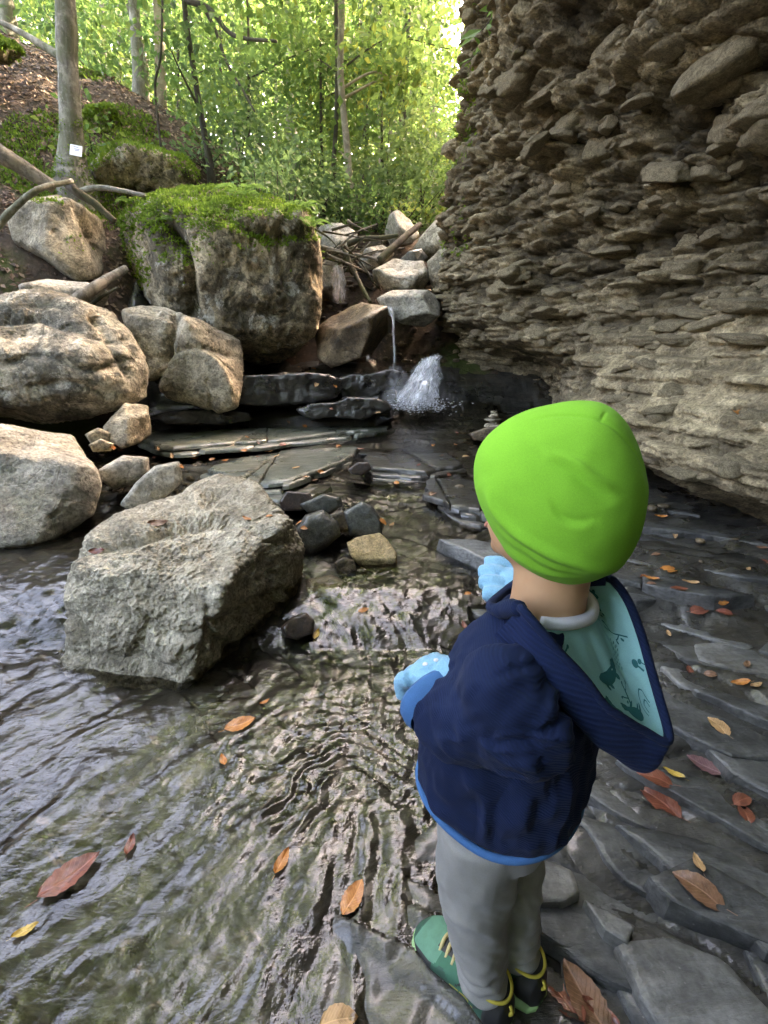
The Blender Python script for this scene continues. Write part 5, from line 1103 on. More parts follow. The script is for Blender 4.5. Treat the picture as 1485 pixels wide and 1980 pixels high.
# --- body: one continuous skin surface (head, neck, trunk, arms, legs)
Lsh, Lel, Lwr, Lha = Lx(-.095, -.005, .738), Lx(-.105, -.062, .680), Lx(-.096, .066, .638), Lx(-.076, .096, .638)
Rsh, Rel, Rwr, Rha = Lx(.095, -.005, .738), Lx(.132, -.050, .680), Lx(.146, .035, .700), Lx(.146, .070, .722)
Lan, Ran = Lx(-.060, -.028, .070), Lx(.010, -.054, .074)
pieces = [ellipsoid((hx, hy, hz + .005), (.074, .090, .095)), ellipsoid((hx, hy + .028, hz - .058), (.055, .058, .050)),
          limb([(.005, -.020, .73), (.008, -.024, .79), (hx, hy - .002, .88)], [.056, .047, .048]),
          loft(dense([(0, 0, .42, .10, .075), (0, 0, .52, .10, .078), (0, 0, .66, .100, .072), (0, -.010, .72, .095, .058), (0, -.016, .76, .055, .044)], 24), 32),
          limb([Lsh, Lel, Lwr, Lha], [.036, .030, .022, .022]), limb([Rsh, Rel, Rwr, Rha], [.036, .030, .022, .022]),
          limb([(-.052, 0, .46), (-.060, .012, .27), Lan], [.062, .044, .032]), limb([(.052, 0, .46), (.035, .0, .27), Ran], [.062, .044, .032]),
          ellipsoid((hx, hy + .092, hz - .030), (.011, .012, .012), 3), ellipsoid((hx, hy + .078, hz - .062), (.026, .014, .010), 3),
          ellipsoid((hx, hy + .066, hz - .088), (.026, .02, .016), 3),
          ellipsoid((hx - .076, hy - .004, hz - .028), (.012, .018, .028), 3), ellipsoid((hx + .076, hy - .004, hz - .028), (.012, .018, .028), 3)]
V, F = remesh(pieces, 0.0055, 3); body = cpart('body', V, F, M['skin'])
for s in (-1, 1):
    V, F = ellipsoid((hx + s * .031, hy + .076, hz - .008), (.012, .011, .010), 3); e = cpart('eye', V, F, M['eye_white'], body)
    V, F = ellipsoid((hx + s * .031, hy + .0835, hz - .008), (.0055, .0045, .0055), 3); cpart('iris', V, F, M['iris'], body)
V, F = ellipsoid((hx, hy + .0885, hz - .063), (.020, .006, .006), 3); cpart('lips', V, F, M['lip'], body)

# --- cap: jersey beanie, slack at the back of the crown
hat_px = [(914, 930), (918, 890), (932, 855), (960, 825), (1000, 800), (1060, 782), (1130, 773), (1180, 782), (1205, 805), (1228, 845), (1245, 895), (1253, 950), (1248, 1000), (1232, 1050), (1205, 1092), (1170, 1124), (1120, 1136), (1080, 1133), (1030, 1112), (985, 1082), (950, 1030), (925, 980)]
Cw = at_t(1085, 955, 0.575); wv_ = (Cw - CAM) / np.linalg.norm(Cw - CAM); u_ = np.cross(wv_, [0, 0, 1.0]); u_ /= np.linalg.norm(u_); v_ = np.cross(u_, wv_)
ab = []
for a, b in hat_px:
    d = ray(a, b); q = CAM + d * (np.linalg.norm(Cw - CAM) / (d @ wv_)) - Cw; ab.append((q @ u_, q @ v_))
phi, rad = polar_radius(np.array(ab) * 0.985); kk = np.ones(21) / 21; rad = np.convolve(np.concatenate([rad[-10:], rad, rad[:10]]), kk, 'valid')
dirs, F = ico(7); du, dv, dw = dirs @ u_, dirs @ v_, dirs @ wv_
Rp = np.interp(np.arctan2(dv, du), np.append(phi, np.pi), np.append(rad, rad[0]))
hp = 2.15; r_ = ((np.hypot(du, dv) / Rp) ** hp + (np.abs(dw) / .098) ** hp) ** (-1 / hp); V = dirs * r_[:, None]
pw = V + Cw; dpt = (pw - CAM); tt = dpt[:, 1] * CP - dpt[:, 2] * SP; PX = 742.5 + FPX * dpt[:, 0] / tt; PY = 990 - FPX * (dpt[:, 2] * CP + dpt[:, 1] * SP) / tt
front = sstep(0.15, -0.15, dw)
def stroke(px, amp, w0, w1=None, asym=0.0):
    """a soft fold (amp>0) or seam (amp<0) running over the cloth"""
    Q = smooth_path(px, 60); D = np.full(len(V), 1e9); side = np.zeros(len(V)); tq = np.zeros(len(V))
    for i in range(len(Q) - 1):
        a, b = Q[i], Q[i + 1]; e = b - a; L2 = e @ e; t = np.clip(((PX - a[0]) * e[0] + (PY - a[1]) * e[1]) / L2, 0, 1); dx = PX - a[0] - e[0] * t; dy = PY - a[1] - e[1] * t; dd = np.hypot(dx, dy)
        m = dd < D; D[m] = dd[m]; side[m] = np.sign(e[0] * dy - e[1] * dx)[m]; tq[m] = (i + t[m]) / (len(Q) - 1)
    ends = np.sin(np.clip(tq, 0.02, .98) * np.pi) ** 0.7
    sd_ = D * side
    return amp * ends * np.exp(-(sd_ / w0) ** 2) - asym * amp * ends * np.exp(-((sd_ - w0 * 1.8) / (w0 * 1.6)) ** 2)
disp = stroke([(1062, 872), (1110, 895), (1150, 925), (1192, 948)], .0050, 9, asym=0.8)
disp += stroke([(1068, 970), (1088, 998), (1115, 1008), (1150, 1005)], -.0030, 8, asym=0.5)
disp += stroke([(943, 935), (955, 985), (1000, 1035), (1070, 1075), (1150, 1100), (1200, 1092)], .0062, 11, asym=0.7)
disp += stroke([(940, 1000), (985, 1050), (1060, 1095), (1130, 1112), (1190, 1105)], .0038, 8, asym=0.6)
disp += stroke([(975, 1065), (1040, 1106), (1110, 1122), (1165, 1118)], .0030, 6, asym=0.5)
disp += stroke([(1015, 818), (1050, 808), (1110, 803), (1165, 815), (1205, 845), (1235, 885), (1250, 930)], -.0022, 2.6)
disp += stroke([(1172, 795), (1166, 806), (1160, 818)], -.0016, 2.4)
disp += stroke([(1130, 865), (1160, 872), (1190, 885)], .0014, 10); disp += stroke([(1160, 985), (1190, 975), (1220, 950)], .0012, 12)
V = V + dirs * (disp * front + 0.0018 * fbm(V * 22, 2))[:, None]
ol = (V @ np.array([0, 0, 1.0])); 
W = V + Cw - CB; Vl = np.stack([W @ CR, W @ CF, W[:, 2]], -1)
# open below: keep the cap above a slanted rim (lower at the nape), rolled edge
rimz = (hz - .105) + 0.62 * (Vl[:, 1] - hy) * (Vl[:, 1] > hy)
low = Vl[:, 2] < rimz - .05
keep = ~low[F].any(1)
hat = cpart('cap', Vl, F[keep], M['hat'])

# --- jacket: trunk and both sleeves grown together
SK = .034
trunk_r = dense([(0, .014, .455, .112, .114, .0), (0, .012, .475, .122, .124), (0, .006, .56, .124, .116), (0, .0, .63, .118, .104), (0, -.004, .69, .114, .090), (0, -.010, .735, .104, .076), (0, -.016, .765, .080, .062), (0.0, -.020, .785, .056, .050)], 40)
sl_L = limb([Lx(-.080, -.006, .742), Lx(-.104, -.030, .722), Lx(-.108, -.060, .688), Lx(-.112, -.010, .662), Lx(-.108, .040, .642), Lx(-.099, .064, .638)], [.050, .056, .058, .058, .052, .043], 34, 24)
sl_R = limb([Lx(.080, -.006, .742), Lx(.108, -.028, .718), Lx(.132, -.050, .685), Lx(.142, -.005, .690), Lx(.146, .032, .700)], [.048, .052, .052, .046, .040], 30, 24)
V, F = remesh([loft(trunk_r, 56, 2.4), sl_L, sl_R], 0.0042, 11)
N = vnormals(V, F)
def lstroke(pts, amp, w0, asym=0.0):
    Q = smooth_path(pts, 40); D = np.full(len(V), 1e9); side = np.zeros(len(V)); tq = np.zeros(len(V))
    for i in range(len(Q) - 1):
        e = Q[i + 1] - Q[i]; t = np.clip(((V - Q[i]) @ e) / (e @ e), 0, 1); dv_ = V - Q[i] - t[:, None] * e; dd = np.linalg.norm(dv_, axis=1); m = dd < D
        D[m] = dd[m]; tq[m] = (i + t[m]) / 39
    return amp * np.sin(np.clip(tq, .02, .98) * np.pi) ** .6 * np.exp(-(D / w0) ** 2)
def onpx(px, py, t): return loc_t(px, py, t)
disp = 0.014 * fbm(V * np.array([9, 9, 5]) + 2, 3) + 0.007 * (ridged(V * np.array([11, 11, 7]) + fbm(V * 8, 2)[:, None] * .6 + 5, 2) - .6) + 0.003 * fbm(V * 30, 2)
disp += lstroke([onpx(1000, 1430, .56), onpx(1040, 1420, .56), onpx(1060, 1470, .57)], .012, .018)
disp += lstroke([onpx(900, 1430, .60), onpx(960, 1450, .60), onpx(1010, 1470, .60)], -.012, .016)
disp += lstroke([onpx(1010, 1470, .58), onpx(1000, 1520, .6), onpx(985, 1570, .62)], -.012, .018)
disp += lstroke([onpx(830, 1500, .70), onpx(870, 1560, .68), onpx(930, 1610, .66)], .009, .02)
disp += lstroke([onpx(880, 1500, .68), onpx(930, 1560, .66), onpx(990, 1600, .65)], -.007, .018)
disp += lstroke([onpx(888, 1293, .58), onpx(940, 1282, .55), onpx(990, 1292, .53), onpx(1015, 1330, .53)], -.0035, .006)
disp += lstroke([onpx(985, 1290, .53), onpx(1030, 1360, .54), onpx(1065, 1440, .55)], .006, .012)
disp += lstroke([onpx(900, 1330, .60), onpx(950, 1380, .57), onpx(1000, 1400, .55)], -.006, .02)
disp += lstroke([onpx(850, 1420, .66), onpx(900, 1400, .62), onpx(950, 1420, .6)], .007, .014)
# creases: across the bent sleeves, down the trunk
def along(path):
    Q = smooth_path(path, 50); D = np.full(len(V), 1e9); tq = np.zeros(len(V))
    for i in range(49):
        e = Q[i + 1] - Q[i]; t = np.clip(((V - Q[i]) @ e) / (e @ e), 0, 1); dd = np.linalg.norm(V - Q[i] - t[:, None] * e, axis=1); m = dd < D; D[m] = dd[m]; tq[m] = (i + t[m]) / 49
    return D, tq
arm_mask = np.zeros(len(V))
for path in ([Lsh, Lel, Lwr], [Rsh, Rel, Rwr]):
    D, tq = along(path); mk = sstep(.085, .055, D) * (tq > .06); arm_mask = np.maximum(arm_mask, mk)
    q = np.stack([tq * 6 + 1.2 * fbm(V * 12, 2), V[:, 2] * 9, V[:, 0] * 9], -1)
    disp = disp + mk * (0.011 * (ridged(q, 2) - .62) + .004 * fbm(q * 2.5, 2)) * (0.5 + np.exp(-((tq - .5) / .22) ** 2))
th = np.arctan2(V[:, 1], V[:, 0]); q = np.stack([np.cos(th) * 2.3, np.sin(th) * 2.3, V[:, 2] * 6], -1)
disp = disp + (1 - arm_mask) * sstep(.76, .66, V[:, 2]) * 0.012 * (ridged(q + .35 * fbm(V * 10, 2)[:, None], 2) - .6)
disp = disp * sstep(.452, .49, V[:, 2])
V = V + N * disp[:, None]
jacket = cpart('jacket', V, F, M['navy'])
# hem and cuff trim
ang = np.linspace(0, 2 * np.pi, 72); cosA, sinA = np.cos(ang), np.sin(ang)
ex = np.sign(cosA) * np.abs(cosA) ** (2 / 2.4); ey = np.sign(sinA) * np.abs(sinA) ** (2 / 2.4)
P = np.stack([.1175 * ex, .013 + .119 * ey, .458 + .005 * np.sin(ang * 3 + 1)], -1)
V, F = tube(P, 0.0060, 8, caps=False); cpart('hem_trim', V, F, M['blue_trim'])
def cuff(path_a, path_b, r0, nm):
    d = path_b - path_a; d /= np.linalg.norm(d); a = np.cross(d, [0, 0, 1.0]); a /= np.linalg.norm(a); b = np.cross(a, d)
    rings = [(0, r0), (.010, r0 + .004), (.024, r0 + .003), (.030, r0 - .001), (.026, r0 - .006), (.004, r0 - .008)]
    V = np.vstack([path_a + d * s + (a * np.cos(ang[:-1])[:, None] + b * np.sin(ang[:-1])[:, None]) * rr for s, rr in rings]); n = 71
    I, J = np.meshgrid(np.arange(len(rings) - 1), np.arange(n), indexing='ij'); J2 = (J + 1) % n
    cpart(nm, V, np.stack([I * n + J, I * n + J2, (I + 1) * n + J2, (I + 1) * n + J], -1).reshape(-1, 4), M['blue_trim'])
cuff(Lx(-.102, .060, .638), Lx(-.088, .100, .650), .047, 'cuff'); cuff(Lx(.146, .024, .698), Lx(.146, .070, .720), .040, 'cuff')

# --- hood: an open pouch hanging down the back, teal lining
rimL = [(1004, 1176, .545), (1014, 1186, .537), (1062, 1242, .528), (1120, 1306, .528), (1180, 1374, .535), (1240, 1412, .545), (1290, 1432, .552)]
rimR = [(1268, 1335, .572), (1245, 1250, .59), (1218, 1172, .61), (1185, 1125, .62), (1170, 1118, .63)]
rim = smooth_path([onpx(*q) for q in rimL + rimR], 90)
nk = []
for t in np.linspace(0, 1, 90):
    nk.append(t)                                                  # neckline from the left front round the nape to the right front
nk = smooth_path([(-.056, -.012, .790), (-.052, -.030, .788), (-.030, -.060, .780), (.012, -.078, .776), (.050, -.066, .780), (.064, -.020, .788), (.055, .030, .792)], 90); uu = np.linspace(0, 1, 90); mid = np.sin(np.pi * uu)
rowsL = []
rim = rim + np.stack([0.004 * fbm(np.stack([uu * 7, 0 * uu, 0 * uu], -1), 2), .003 * fbm(np.stack([uu * 6 + 9, 0 * uu, 0 * uu], -1), 2), 0.007 * fbm(np.stack([uu * 8 + 3, 0 * uu, 0 * uu], -1), 2)], -1) * mid[:, None]
def lin_fold(v):
    a = np.stack([uu * 9 + v * .8, v * 1.3 + 0 * uu, 0 * uu + 2], -1); return np.stack([0 * uu, .004 * fbm(a + 7, 2), -0.011 * (ridged(a, 2) - .5)], -1) * (mid * np.sin(np.pi * v) ** .6)[:, None]
for v in np.linspace(0, 1, 26):
    P = rim * (1 - v) + nk * v; sag = np.sin(np.pi * v ** 0.8) * mid; P = P + np.stack([0 * uu, 0.004 * sag, -0.020 * sag], -1)
    P = P + lin_fold(v); rowsL.append(P)
Lg = np.array(rowsL)                                             # (26,90,3)
V = Lg.reshape(-1, 3); F = grid_faces(26, 90); lin_n = vnormals(V, F).reshape(26, 90, 3)
if lin_n[12, 45, 2] < 0: lin_n = -lin_n; F = F[:, ::-1]
hood = empty('hood'); hood.parent = person
cpart('lining', V, F, M['lining'], hood)
rows = []
seamz = np.interp(uu, [0, .12, .35, .58, .8, 1], [.775, .755, .705, .650, .70, .765])
seam = np.stack([np.interp(uu, [0, .12, .35, .58, .8, 1], [-.085, -.088, -.050, .0, .050, .08]), np.interp(uu, [0, .12, .35, .58, .8, 1], [.0, -.045, -.080, -.092, -.075, -.01]), seamz], -1)
for v in np.linspace(0, 1, 22):
    P = rim * (1 - v) + seam * v; bul = np.sin(np.pi * min(1, v * 1.02)) ** 0.8 * (mid ** .5)
    P = P + np.stack([-.014 * bul * np.sign(.56 - uu), -.030 * bul, -.040 * bul], -1)
    if v < 0.06: P = P + np.stack([0 * uu, -.002 + 0 * uu, 0.002 + 0 * uu], -1)
    P[:, 2] += 0.004 * fbm(P * 22, 2); rows.append(P)
V = np.array(rows).reshape(-1, 3); cpart('hood_shell', V, grid_faces(22, 90), M['navy_rib'], hood)
V, F = tube(rim + np.array([0, -.001, .001]), .0055, 8); cpart('hood_edge', V, F, M['navy'], hood)
# collar of the jacket fronts beside the neck
V, F = tube(smooth_path([rim[0], Lx(-.060, -.002, .800), Lx(-.054, .012, .790), Lx(-.034, .034, .780), Lx(.03, .036, .778), Lx(.055, .012, .79), rim[-1]], 60), .0095 + .003 * np.sin(np.linspace(0, 9, 60)), 10, .2); cpart('collar', V, F, M['navy'])
# white shirt neckline
P = smooth_path([(-.040, -.038, .786), (-.020, -.064, .787), (.018, -.076, .785), (.046, -.062, .792), (.055, -.020, .800), (.05, .02, .80)], 60)
V, F = tube(P, .0085, 8); cpart('shirt_collar', V, F, M['white_cotton'])

# print on the lining: little dark animals, mushrooms, twigs, dotted patches (flat shapes a hair above the cloth)
def on_lining(u, v, lift=.0008):
    a, b = np.clip(v, 0, 1) * 25, np.clip(u, 0, 1) * 89; i, j = np.minimum(a.astype(int), 24), np.minimum(b.astype(int), 88); fa, fb = (a - i)[:, None], (b - j)[:, None]
    def bil(G): return (G[i, j] * (1 - fb) + G[i, j + 1] * fb) * (1 - fa) + (G[i + 1, j] * (1 - fb) + G[i + 1, j + 1] * fb) * fa
    return bil(Lg) + bil(lin_n) * lift
def blob(cx, cy_, rx, ry, rot=0, n=14, wob=0.0, sd=0):
    t = np.linspace(0, 2 * np.pi, n, endpoint=False); r_ = 1 + wob * np.sin(3 * t + sd); x, y = rx * r_ * np.cos(t), ry * r_ * np.sin(t); c_, s_ = math.cos(rot), math.sin(rot); return np.stack([cx + x * c_ - y * s_, cy_ + x * s_ + y * c_], -1)
def stroke2(pts, w):
    Q = smooth_path(pts, 10); T = np.gradient(Q, axis=0); Nn = np.stack([-T[:, 1], T[:, 0]], -1) / np.maximum(np.linalg.norm(T, axis=1)[:, None], 1e-9); return np.vstack([Q + Nn * w, (Q - Nn * w)[::-1]])
UV_S = None
def motif(polys, at, scale, rot):
    """polys in centimetre-like units around the origin -> lining surface"""
    u0, v0 = at; b = Bag(); c_, s_ = math.cos(rot), math.sin(rot); p0 = on_lining(np.array([u0]), np.array([v0]))[0]
    eu = np.linalg.norm(on_lining(np.array([u0 + .02]), np.array([v0]))[0] - p0) / .02; ev = np.linalg.norm(on_lining(np.array([u0]), np.array([v0 + .03]))[0] - p0) / .03
    for k_, q in enumerate(polys):
        q = q * scale; q = np.stack([q[:, 0] * c_ - q[:, 1] * s_, q[:, 0] * s_ + q[:, 1] * c_], -1); V = on_lining(u0 + q[:, 0] / eu, v0 + q[:, 1] / ev, .0008 + .00015 * k_); m = len(q)
        if m == 20: b.add(V, [[i, i + 1, 18 - i, 19 - i] for i in range(9)])
        else: b.add(np.vstack([V, V.mean(0)]), [[i, (i + 1) % m, m] for i in range(m)])
    link('print_motif', b.mesh('print_motif', [M['lining_print']]), hood)
animal = [blob(0, 0, 1.5, .8), blob(1.5, .35, .55, .5), blob(2.0, .3, .3, .2), blob(-.9, -.8, .2, .5), blob(.9, -.8, .2, .5), blob(-.3, -.8, .18, .45), blob(1.4, .85, .18, .2)]
mush = [blob(0, .5, .75, .45), stroke2([(0, .5), (.05, 0), (0, -.7)], .16), blob(.9, 0, .4, .25), stroke2([(.9, 0), (.92, -.4), (.9, -.7)], .08)]
twig = [stroke2([(-1.6, -.4), (0, 0), (1.6, .5)], .09), stroke2([(-.5, -.1), (-.2, .5), (.1, .9)], .07), stroke2([(.5, .15), (.9, -.2), (1.3, -.4)], .07), blob(-.1, 1, .22, .16), blob(1.4, -.45, .22, .16), blob(1.7, .55, .25, .16), blob(-.9, .2, .24, .15)]
dots = [blob(x * .55 + (.25 if y % 2 else 0), y * .5, .17, .13) for x in range(-2, 3) for y in range(-3, 4)]
outline = [stroke2([(-1.2, -.8), (-1.3, .2), (-.4, .7)], .07), stroke2([(-.4, .7), (.6, .7), (1.2, .2)], .07), stroke2([(1.2, .2), (1.0, -.3), (.9, -.9)], .07), stroke2([(-.6, -.8), (-.5, -.1), (.3, -.1)], .07), stroke2([(.3, -.1), (.5, -.4), (.4, -.9)], .07)]
for mo, at, sc, ro in ((animal, (.50, .62), .011, .3), (twig, (.20, .45), .011, -.6), (mush, (.36, .50), .012, .2), (dots, (.63, .55), .0095, .5), (animal, (.44, .22), .010, 1.4), (outline, (.60, .20), .011, -.3), (twig, (.74, .35), .010, 1.5), (animal, (.53, .30), .0085, 2.2), (dots, (.80, .60), .009, .2), (mush, (.68, .12), .009, -.4), (twig, (.54, .44), .008, 1.2), (twig, (.30, .70), .010, .4), (dots, (.72, .80), .008, .9), (animal, (.87, .45), .008, 1.0)):
    motif(mo, at, sc, ro)

# --- trousers
legs = [loft(dense([(0, .006, .38, .100, .086), (0, .006, .44, .108, .096), (0, .004, .52, .106, .092)], 12), 40),
        limb([Lx(-.050, .006, .43), Lx(-.056, .008, .30), Lx(-.060, -.006, .20), Lan + Lx(0, 0, .0)], [.072, .062, .050, .037], 30, 24), limb([Lx(.052, .004, .43), Lx(.038, -.005, .30), Lx(.022, -.030, .20), Ran + Lx(0, 0, .0)], [.070, .058, .046, .036], 30, 24)]
V, F = remesh(legs, 0.0045, 4); N = vnormals(V, F)
lowz = sstep(.22, .09, V[:, 2])
V = V + N * (0.008 * fbm(V * np.array([14, 14, 7]), 3) + 0.007 * (ridged(np.stack([V[:, 0] * 7, V[:, 1] * 7, V[:, 2] * 15 + 2 * V[:, 0] * 9], -1) + 3, 2) - .6) * sstep(.40, .30, V[:, 2]) + lowz * 0.0035 * np.sin(V[:, 2] * 210 + 5 * fbm(V * 14, 2)))[:, None]
cpart('trousers', V, F, M['pants'])

# --- gloves with separate fingers
def glove(c, fwd, up, side, curl, nm, thumb, spread=1.0, G=1.22):
    fwd, up, side = [np.array(x, float) / np.linalg.norm(x) for x in (fwd, up, side)]
    Rm = np.stack([fwd, side, up], 1); ps = [ellipsoid(c, (.036, .031, .021), 3, Rm), limb([c - fwd * .034, c - fwd * .015], [.026, .029], 8, 14)]
    for i, ln in enumerate((.036, .044, .047, .040)):
        s = (i - 1.5) * .0160 * spread; p0 = c + side * s + fwd * .022; p1 = p0 + fwd * ln * .55 * (1 - curl * .3) - up * ln * .25 * curl; p2 = p1 + fwd * ln * .5 * (1 - curl) - up * ln * .62 * curl; ps.append(limb([p0, p1, p2], [.0108, .0108, .0100], 14, 12))
    t0 = c - fwd * .018 + side * .022 * thumb; ps.append(limb([t0, t0 + side * thumb * .018 + fwd * .012 - up * .006, t0 + side * thumb * .020 + fwd * .036 - up * .014], [.012, .0115, .010], 14, 12))
    V, F = remesh(ps, 0.0028, 2); V = c + (V - c) * G; N = vnormals(V, F); V = V + N * (.0012 * fbm(V * 160, 2))[:, None]
    return cpart(nm, V, F, M['glove'])
gl_ = glove(loc_t(846, 1304, .672), (.10, .95, -.22), (0.05, .22, 1), (1, -.10, 0), 0.95, 'glove', 1, 1.1, 1.18)
for px, py in ((797, 1297), (820, 1277), (838, 1270)):
    pass
V, F = ellipsoid(loc_t(822, 1284, .652), (.0045, .0035, .0012), 3); cpart('white_dot', V, F, M['white_cotton'], gl_)
V, F = ellipsoid(loc_t(843, 1276, .655), (.0040, .0035, .0012), 3); cpart('white_dot', V, F, M['white_cotton'], gl_)
glove(Rha + Lx(.004, -.002, -.006), (-.45, .85, .30), (-.25, -.35, .9), (.9, .45, .2), 0.35, 'glove', -1, 1.35, 1.3)

# --- shoes
def shoe(ank, yaw, nm):
    sh = empty(nm); sh.parent = person; sh.location = (ank[0], ank[1] + .002, 0.012); sh.rotation_euler = (0, 0, yaw)
    NL = 96; Ls = np.linspace(0, 1, NL)                                    # heel -> toe
    yv = -.052 + .186 * Ls
    wd = np.interp(Ls, [0, .04, .15, .35, .55, .72, .88, .96, 1], [.010, .022, .031, .030, .035, .039, .033, .022, .008])
    cxs = .004 * np.sin(Ls * 3.0)
    hgt = np.interp(Ls, [0, .05, .15, .30, .42, .55, .70, .85, .95, 1], [.045, .075, .085, .086, .076, .064, .052, .042, .032, .022])
    def body_loft(z0, grow, top):
        V = []; seg = 60; an = np.linspace(0, 2 * np.pi, seg, endpoint=False)
        for i in range(NL):
            zc = (z0 + top[i]) / 2; hh = (top[i] - z0) / 2; c_, s_ = np.cos(an), np.sin(an); w_ = (wd[i] + grow) * np.where(s_ > 0, 1 - .38 * s_ ** 2, 1.0)
            V.append(np.stack([cxs[i] + w_ * np.sign(c_) * np.abs(c_) ** .7, np.full(seg, yv[i]), zc + hh * np.sign(s_) * np.abs(s_) ** .75], -1))
        V = np.vstack(V); I, J = np.meshgrid(np.arange(NL - 1), np.arange(seg), indexing='ij'); J2 = (J + 1) % seg
        F = np.stack([I * seg + J, I * seg + J2, (I + 1) * seg + J2, (I + 1) * seg + J], -1).reshape(-1, 4)
        V = np.vstack([V, V[:seg].mean(0), V[-seg:].mean(0)]); j = np.arange(seg); j2 = (j + 1) % seg
        return V, np.vstack([F, np.stack([j2, j, np.full(seg, NL * seg), np.full(seg, NL * seg)], -1), np.stack([(NL - 1) * seg + j, (NL - 1) * seg + j2, np.full(seg, NL * seg + 1), np.full(seg, NL * seg + 1)], -1)]), seg
    V, F, seg = body_loft(.014, 0, hgt)
    mats = [M['shoe_green'], M['shoe_black'], M['shoe_pale_green']]
    cen = V[F].mean(1); fm = np.zeros(len(F), int)
    fm[cen[:, 1] < -.020] = 1                                      # heel counter
    rnd_h = np.interp(cen[:, 1], yv, hgt)
    fm[(cen[:, 1] > .075) & (cen[:, 2] < rnd_h * .80)] = 1           # toe guard
    fm[(cen[:, 1] > .070) & (cen[:, 2] >= rnd_h * .80) & (cen[:, 1] < .122)] = 2
    fm[(np.abs(cen[:, 0] - .002) < .014) & (cen[:, 2] > rnd_h * .8) & (cen[:, 1] > .018) & (cen[:, 1] < .082)] = 1   # tongue
    fm[(np.abs(((cen[:, 1] + cen[:, 2] * .6) * 55) % 1) < .22) & (cen[:, 1] > -.02) & (cen[:, 1] < .03)] = 1
    g_ = fbm(cen * 26 + 3, 2); fm[(fm == 0) & (g_ > .12)] = 3; mats.append(M['shoe_dark_green'])
    fm[(fm < 2) & (np.abs(cen[:, 2] - rnd_h * (.42 + .10 * np.sin(cen[:, 1] * 60))) < .0022) & (cen[:, 1] > -.01) & (cen[:, 1] < .06)] = 4; mats.append(M['shoe_yellow'])
    me = make_mesh('upper', V, fix_quads(F), True, mats, fm); link('upper', me, sh)
    so_top = np.interp(Ls, [0, .3, .6, .85, 1], [.030, .026, .020, .017, .018]); V, F, seg = body_loft(0.003, .0045, so_top); V[:, 2] += np.where(V[:, 1] > .10, (V[:, 1] - .10) * .08, 0); cpart('sole', V, F, M['sole_green'], sh)
    for i in range(9):                                             # lugs
        y = -.046 + i * .0205; w_ = np.interp(y, yv, wd)
        for s in (-1, 1): link('lug', box_mesh('lug', .013, .011, .008, M['sole_green'], .002), sh, (s * (w_ - .006), y, .0025))
    for i in range(5):                                             # laces
        y = .022 + i * .0135; z = np.interp(y, yv, hgt)
        P = smooth_path([(-.017, y - .003, z - .007), (0, y + .002, z + .0025), (.021, y + .004, z - .007)], 9); V, F = tube(P, .0034, 6); cpart('lace', V, F, M['lace'], sh)
    t = np.linspace(0, 2 * np.pi, 40); P = np.stack([.001 + .025 * np.cos(t), -.014 + .031 * np.sin(t), .083 + .004 * np.cos(2 * t) - .008 * np.sin(t)], -1); V, F = tube(P, .0025, 8, caps=False); cpart('collar_trim', V, F, M['shoe_yellow'], sh)
    V, F = tube(smooth_path([(0, -.049, .052), (0, -.053, .064), (0, -.049, .074)], 8), .0026, 8); cpart('pull_tab', V, F, M['shoe_yellow'], sh)
    sh.scale = (1.16, 1.1, 1.05)
    return sh
shoe(Lan, R(-5), 'shoe'); shoe(Ran, R(-8), 'shoe')

# ================================================================== FALLEN LEAVES
def dead_mat(name, a, b, rough=0.45, coat=0.3):
    k = NT(name); c = k.coord(); col = k.mix(k.ramp(k.noise(c, 4.5, 7, .7), [(.35, 0.0), (.65, 1.0)]), a, b); col = k.mix(k.ramp(k.noise(c, 2.2, 6, .7), [(.52, 0.0), (.68, .75)]), col, tuple(.35 * x for x in a))
    wv2 = k.n('TexWave'); wv2.bands_direction = 'Y'; wv2.inputs['Scale'].default_value = 3.2; wv2.inputs['Distortion'].default_value = 1.0; k.put(wv2.inputs['Vector'], k.coord(scale=(4, 30, 4), rot=(0, 0, R(35)), rand=False))
    sx = k.n('SeparateXYZ'); k.put(sx.inputs[0], k.coord(rand=False)); ax = k.math('ABSOLUTE', sx.outputs[0]); vein = k.math('FRACT', k.math('MULTIPLY', k.math('SUBTRACT', sx.outputs[1], k.math('MULTIPLY', ax, .9)), 11.0))
    vl = k.ramp(vein, [(0.0, 1.0), (0.14, 0.0)]); mid_ = k.ramp(ax, [(0.008, 1.0), (0.022, 0.0)]); vv = k.math('MAXIMUM', vl, mid_)
    col = k.mix(k.math('MULTIPLY', vv, .55), col, tuple(min(1, x * 1.5 + .03) for x in b))
    return k.set(Base_Color=col, Roughness=rough, Coat_Weight=coat, Coat_Roughness=.15, Normal=k.bump(k.math('ADD', k.noise(c, 9, 5), k.math('MULTIPLY', vv, -.5)), .5, .004))
LM = {'orange': dead_mat('leaf_orange', (.42, .13, .025), (.55, .22, .05)), 'red': dead_mat('leaf_red_brown', (.15, .035, .02), (.24, .07, .035)), 'brown': dead_mat('leaf_brown', (.17, .08, .04), (.26, .13, .075)),
      'tan': dead_mat('leaf_tan', (.42, .23, .10), (.52, .31, .15), .6, .1), 'yellow': dead_mat('leaf_yellow_dead', (.50, .30, .04), (.6, .42, .1)), 'purple': dead_mat('leaf_purple', (.13, .055, .06), (.2, .10, .10))}
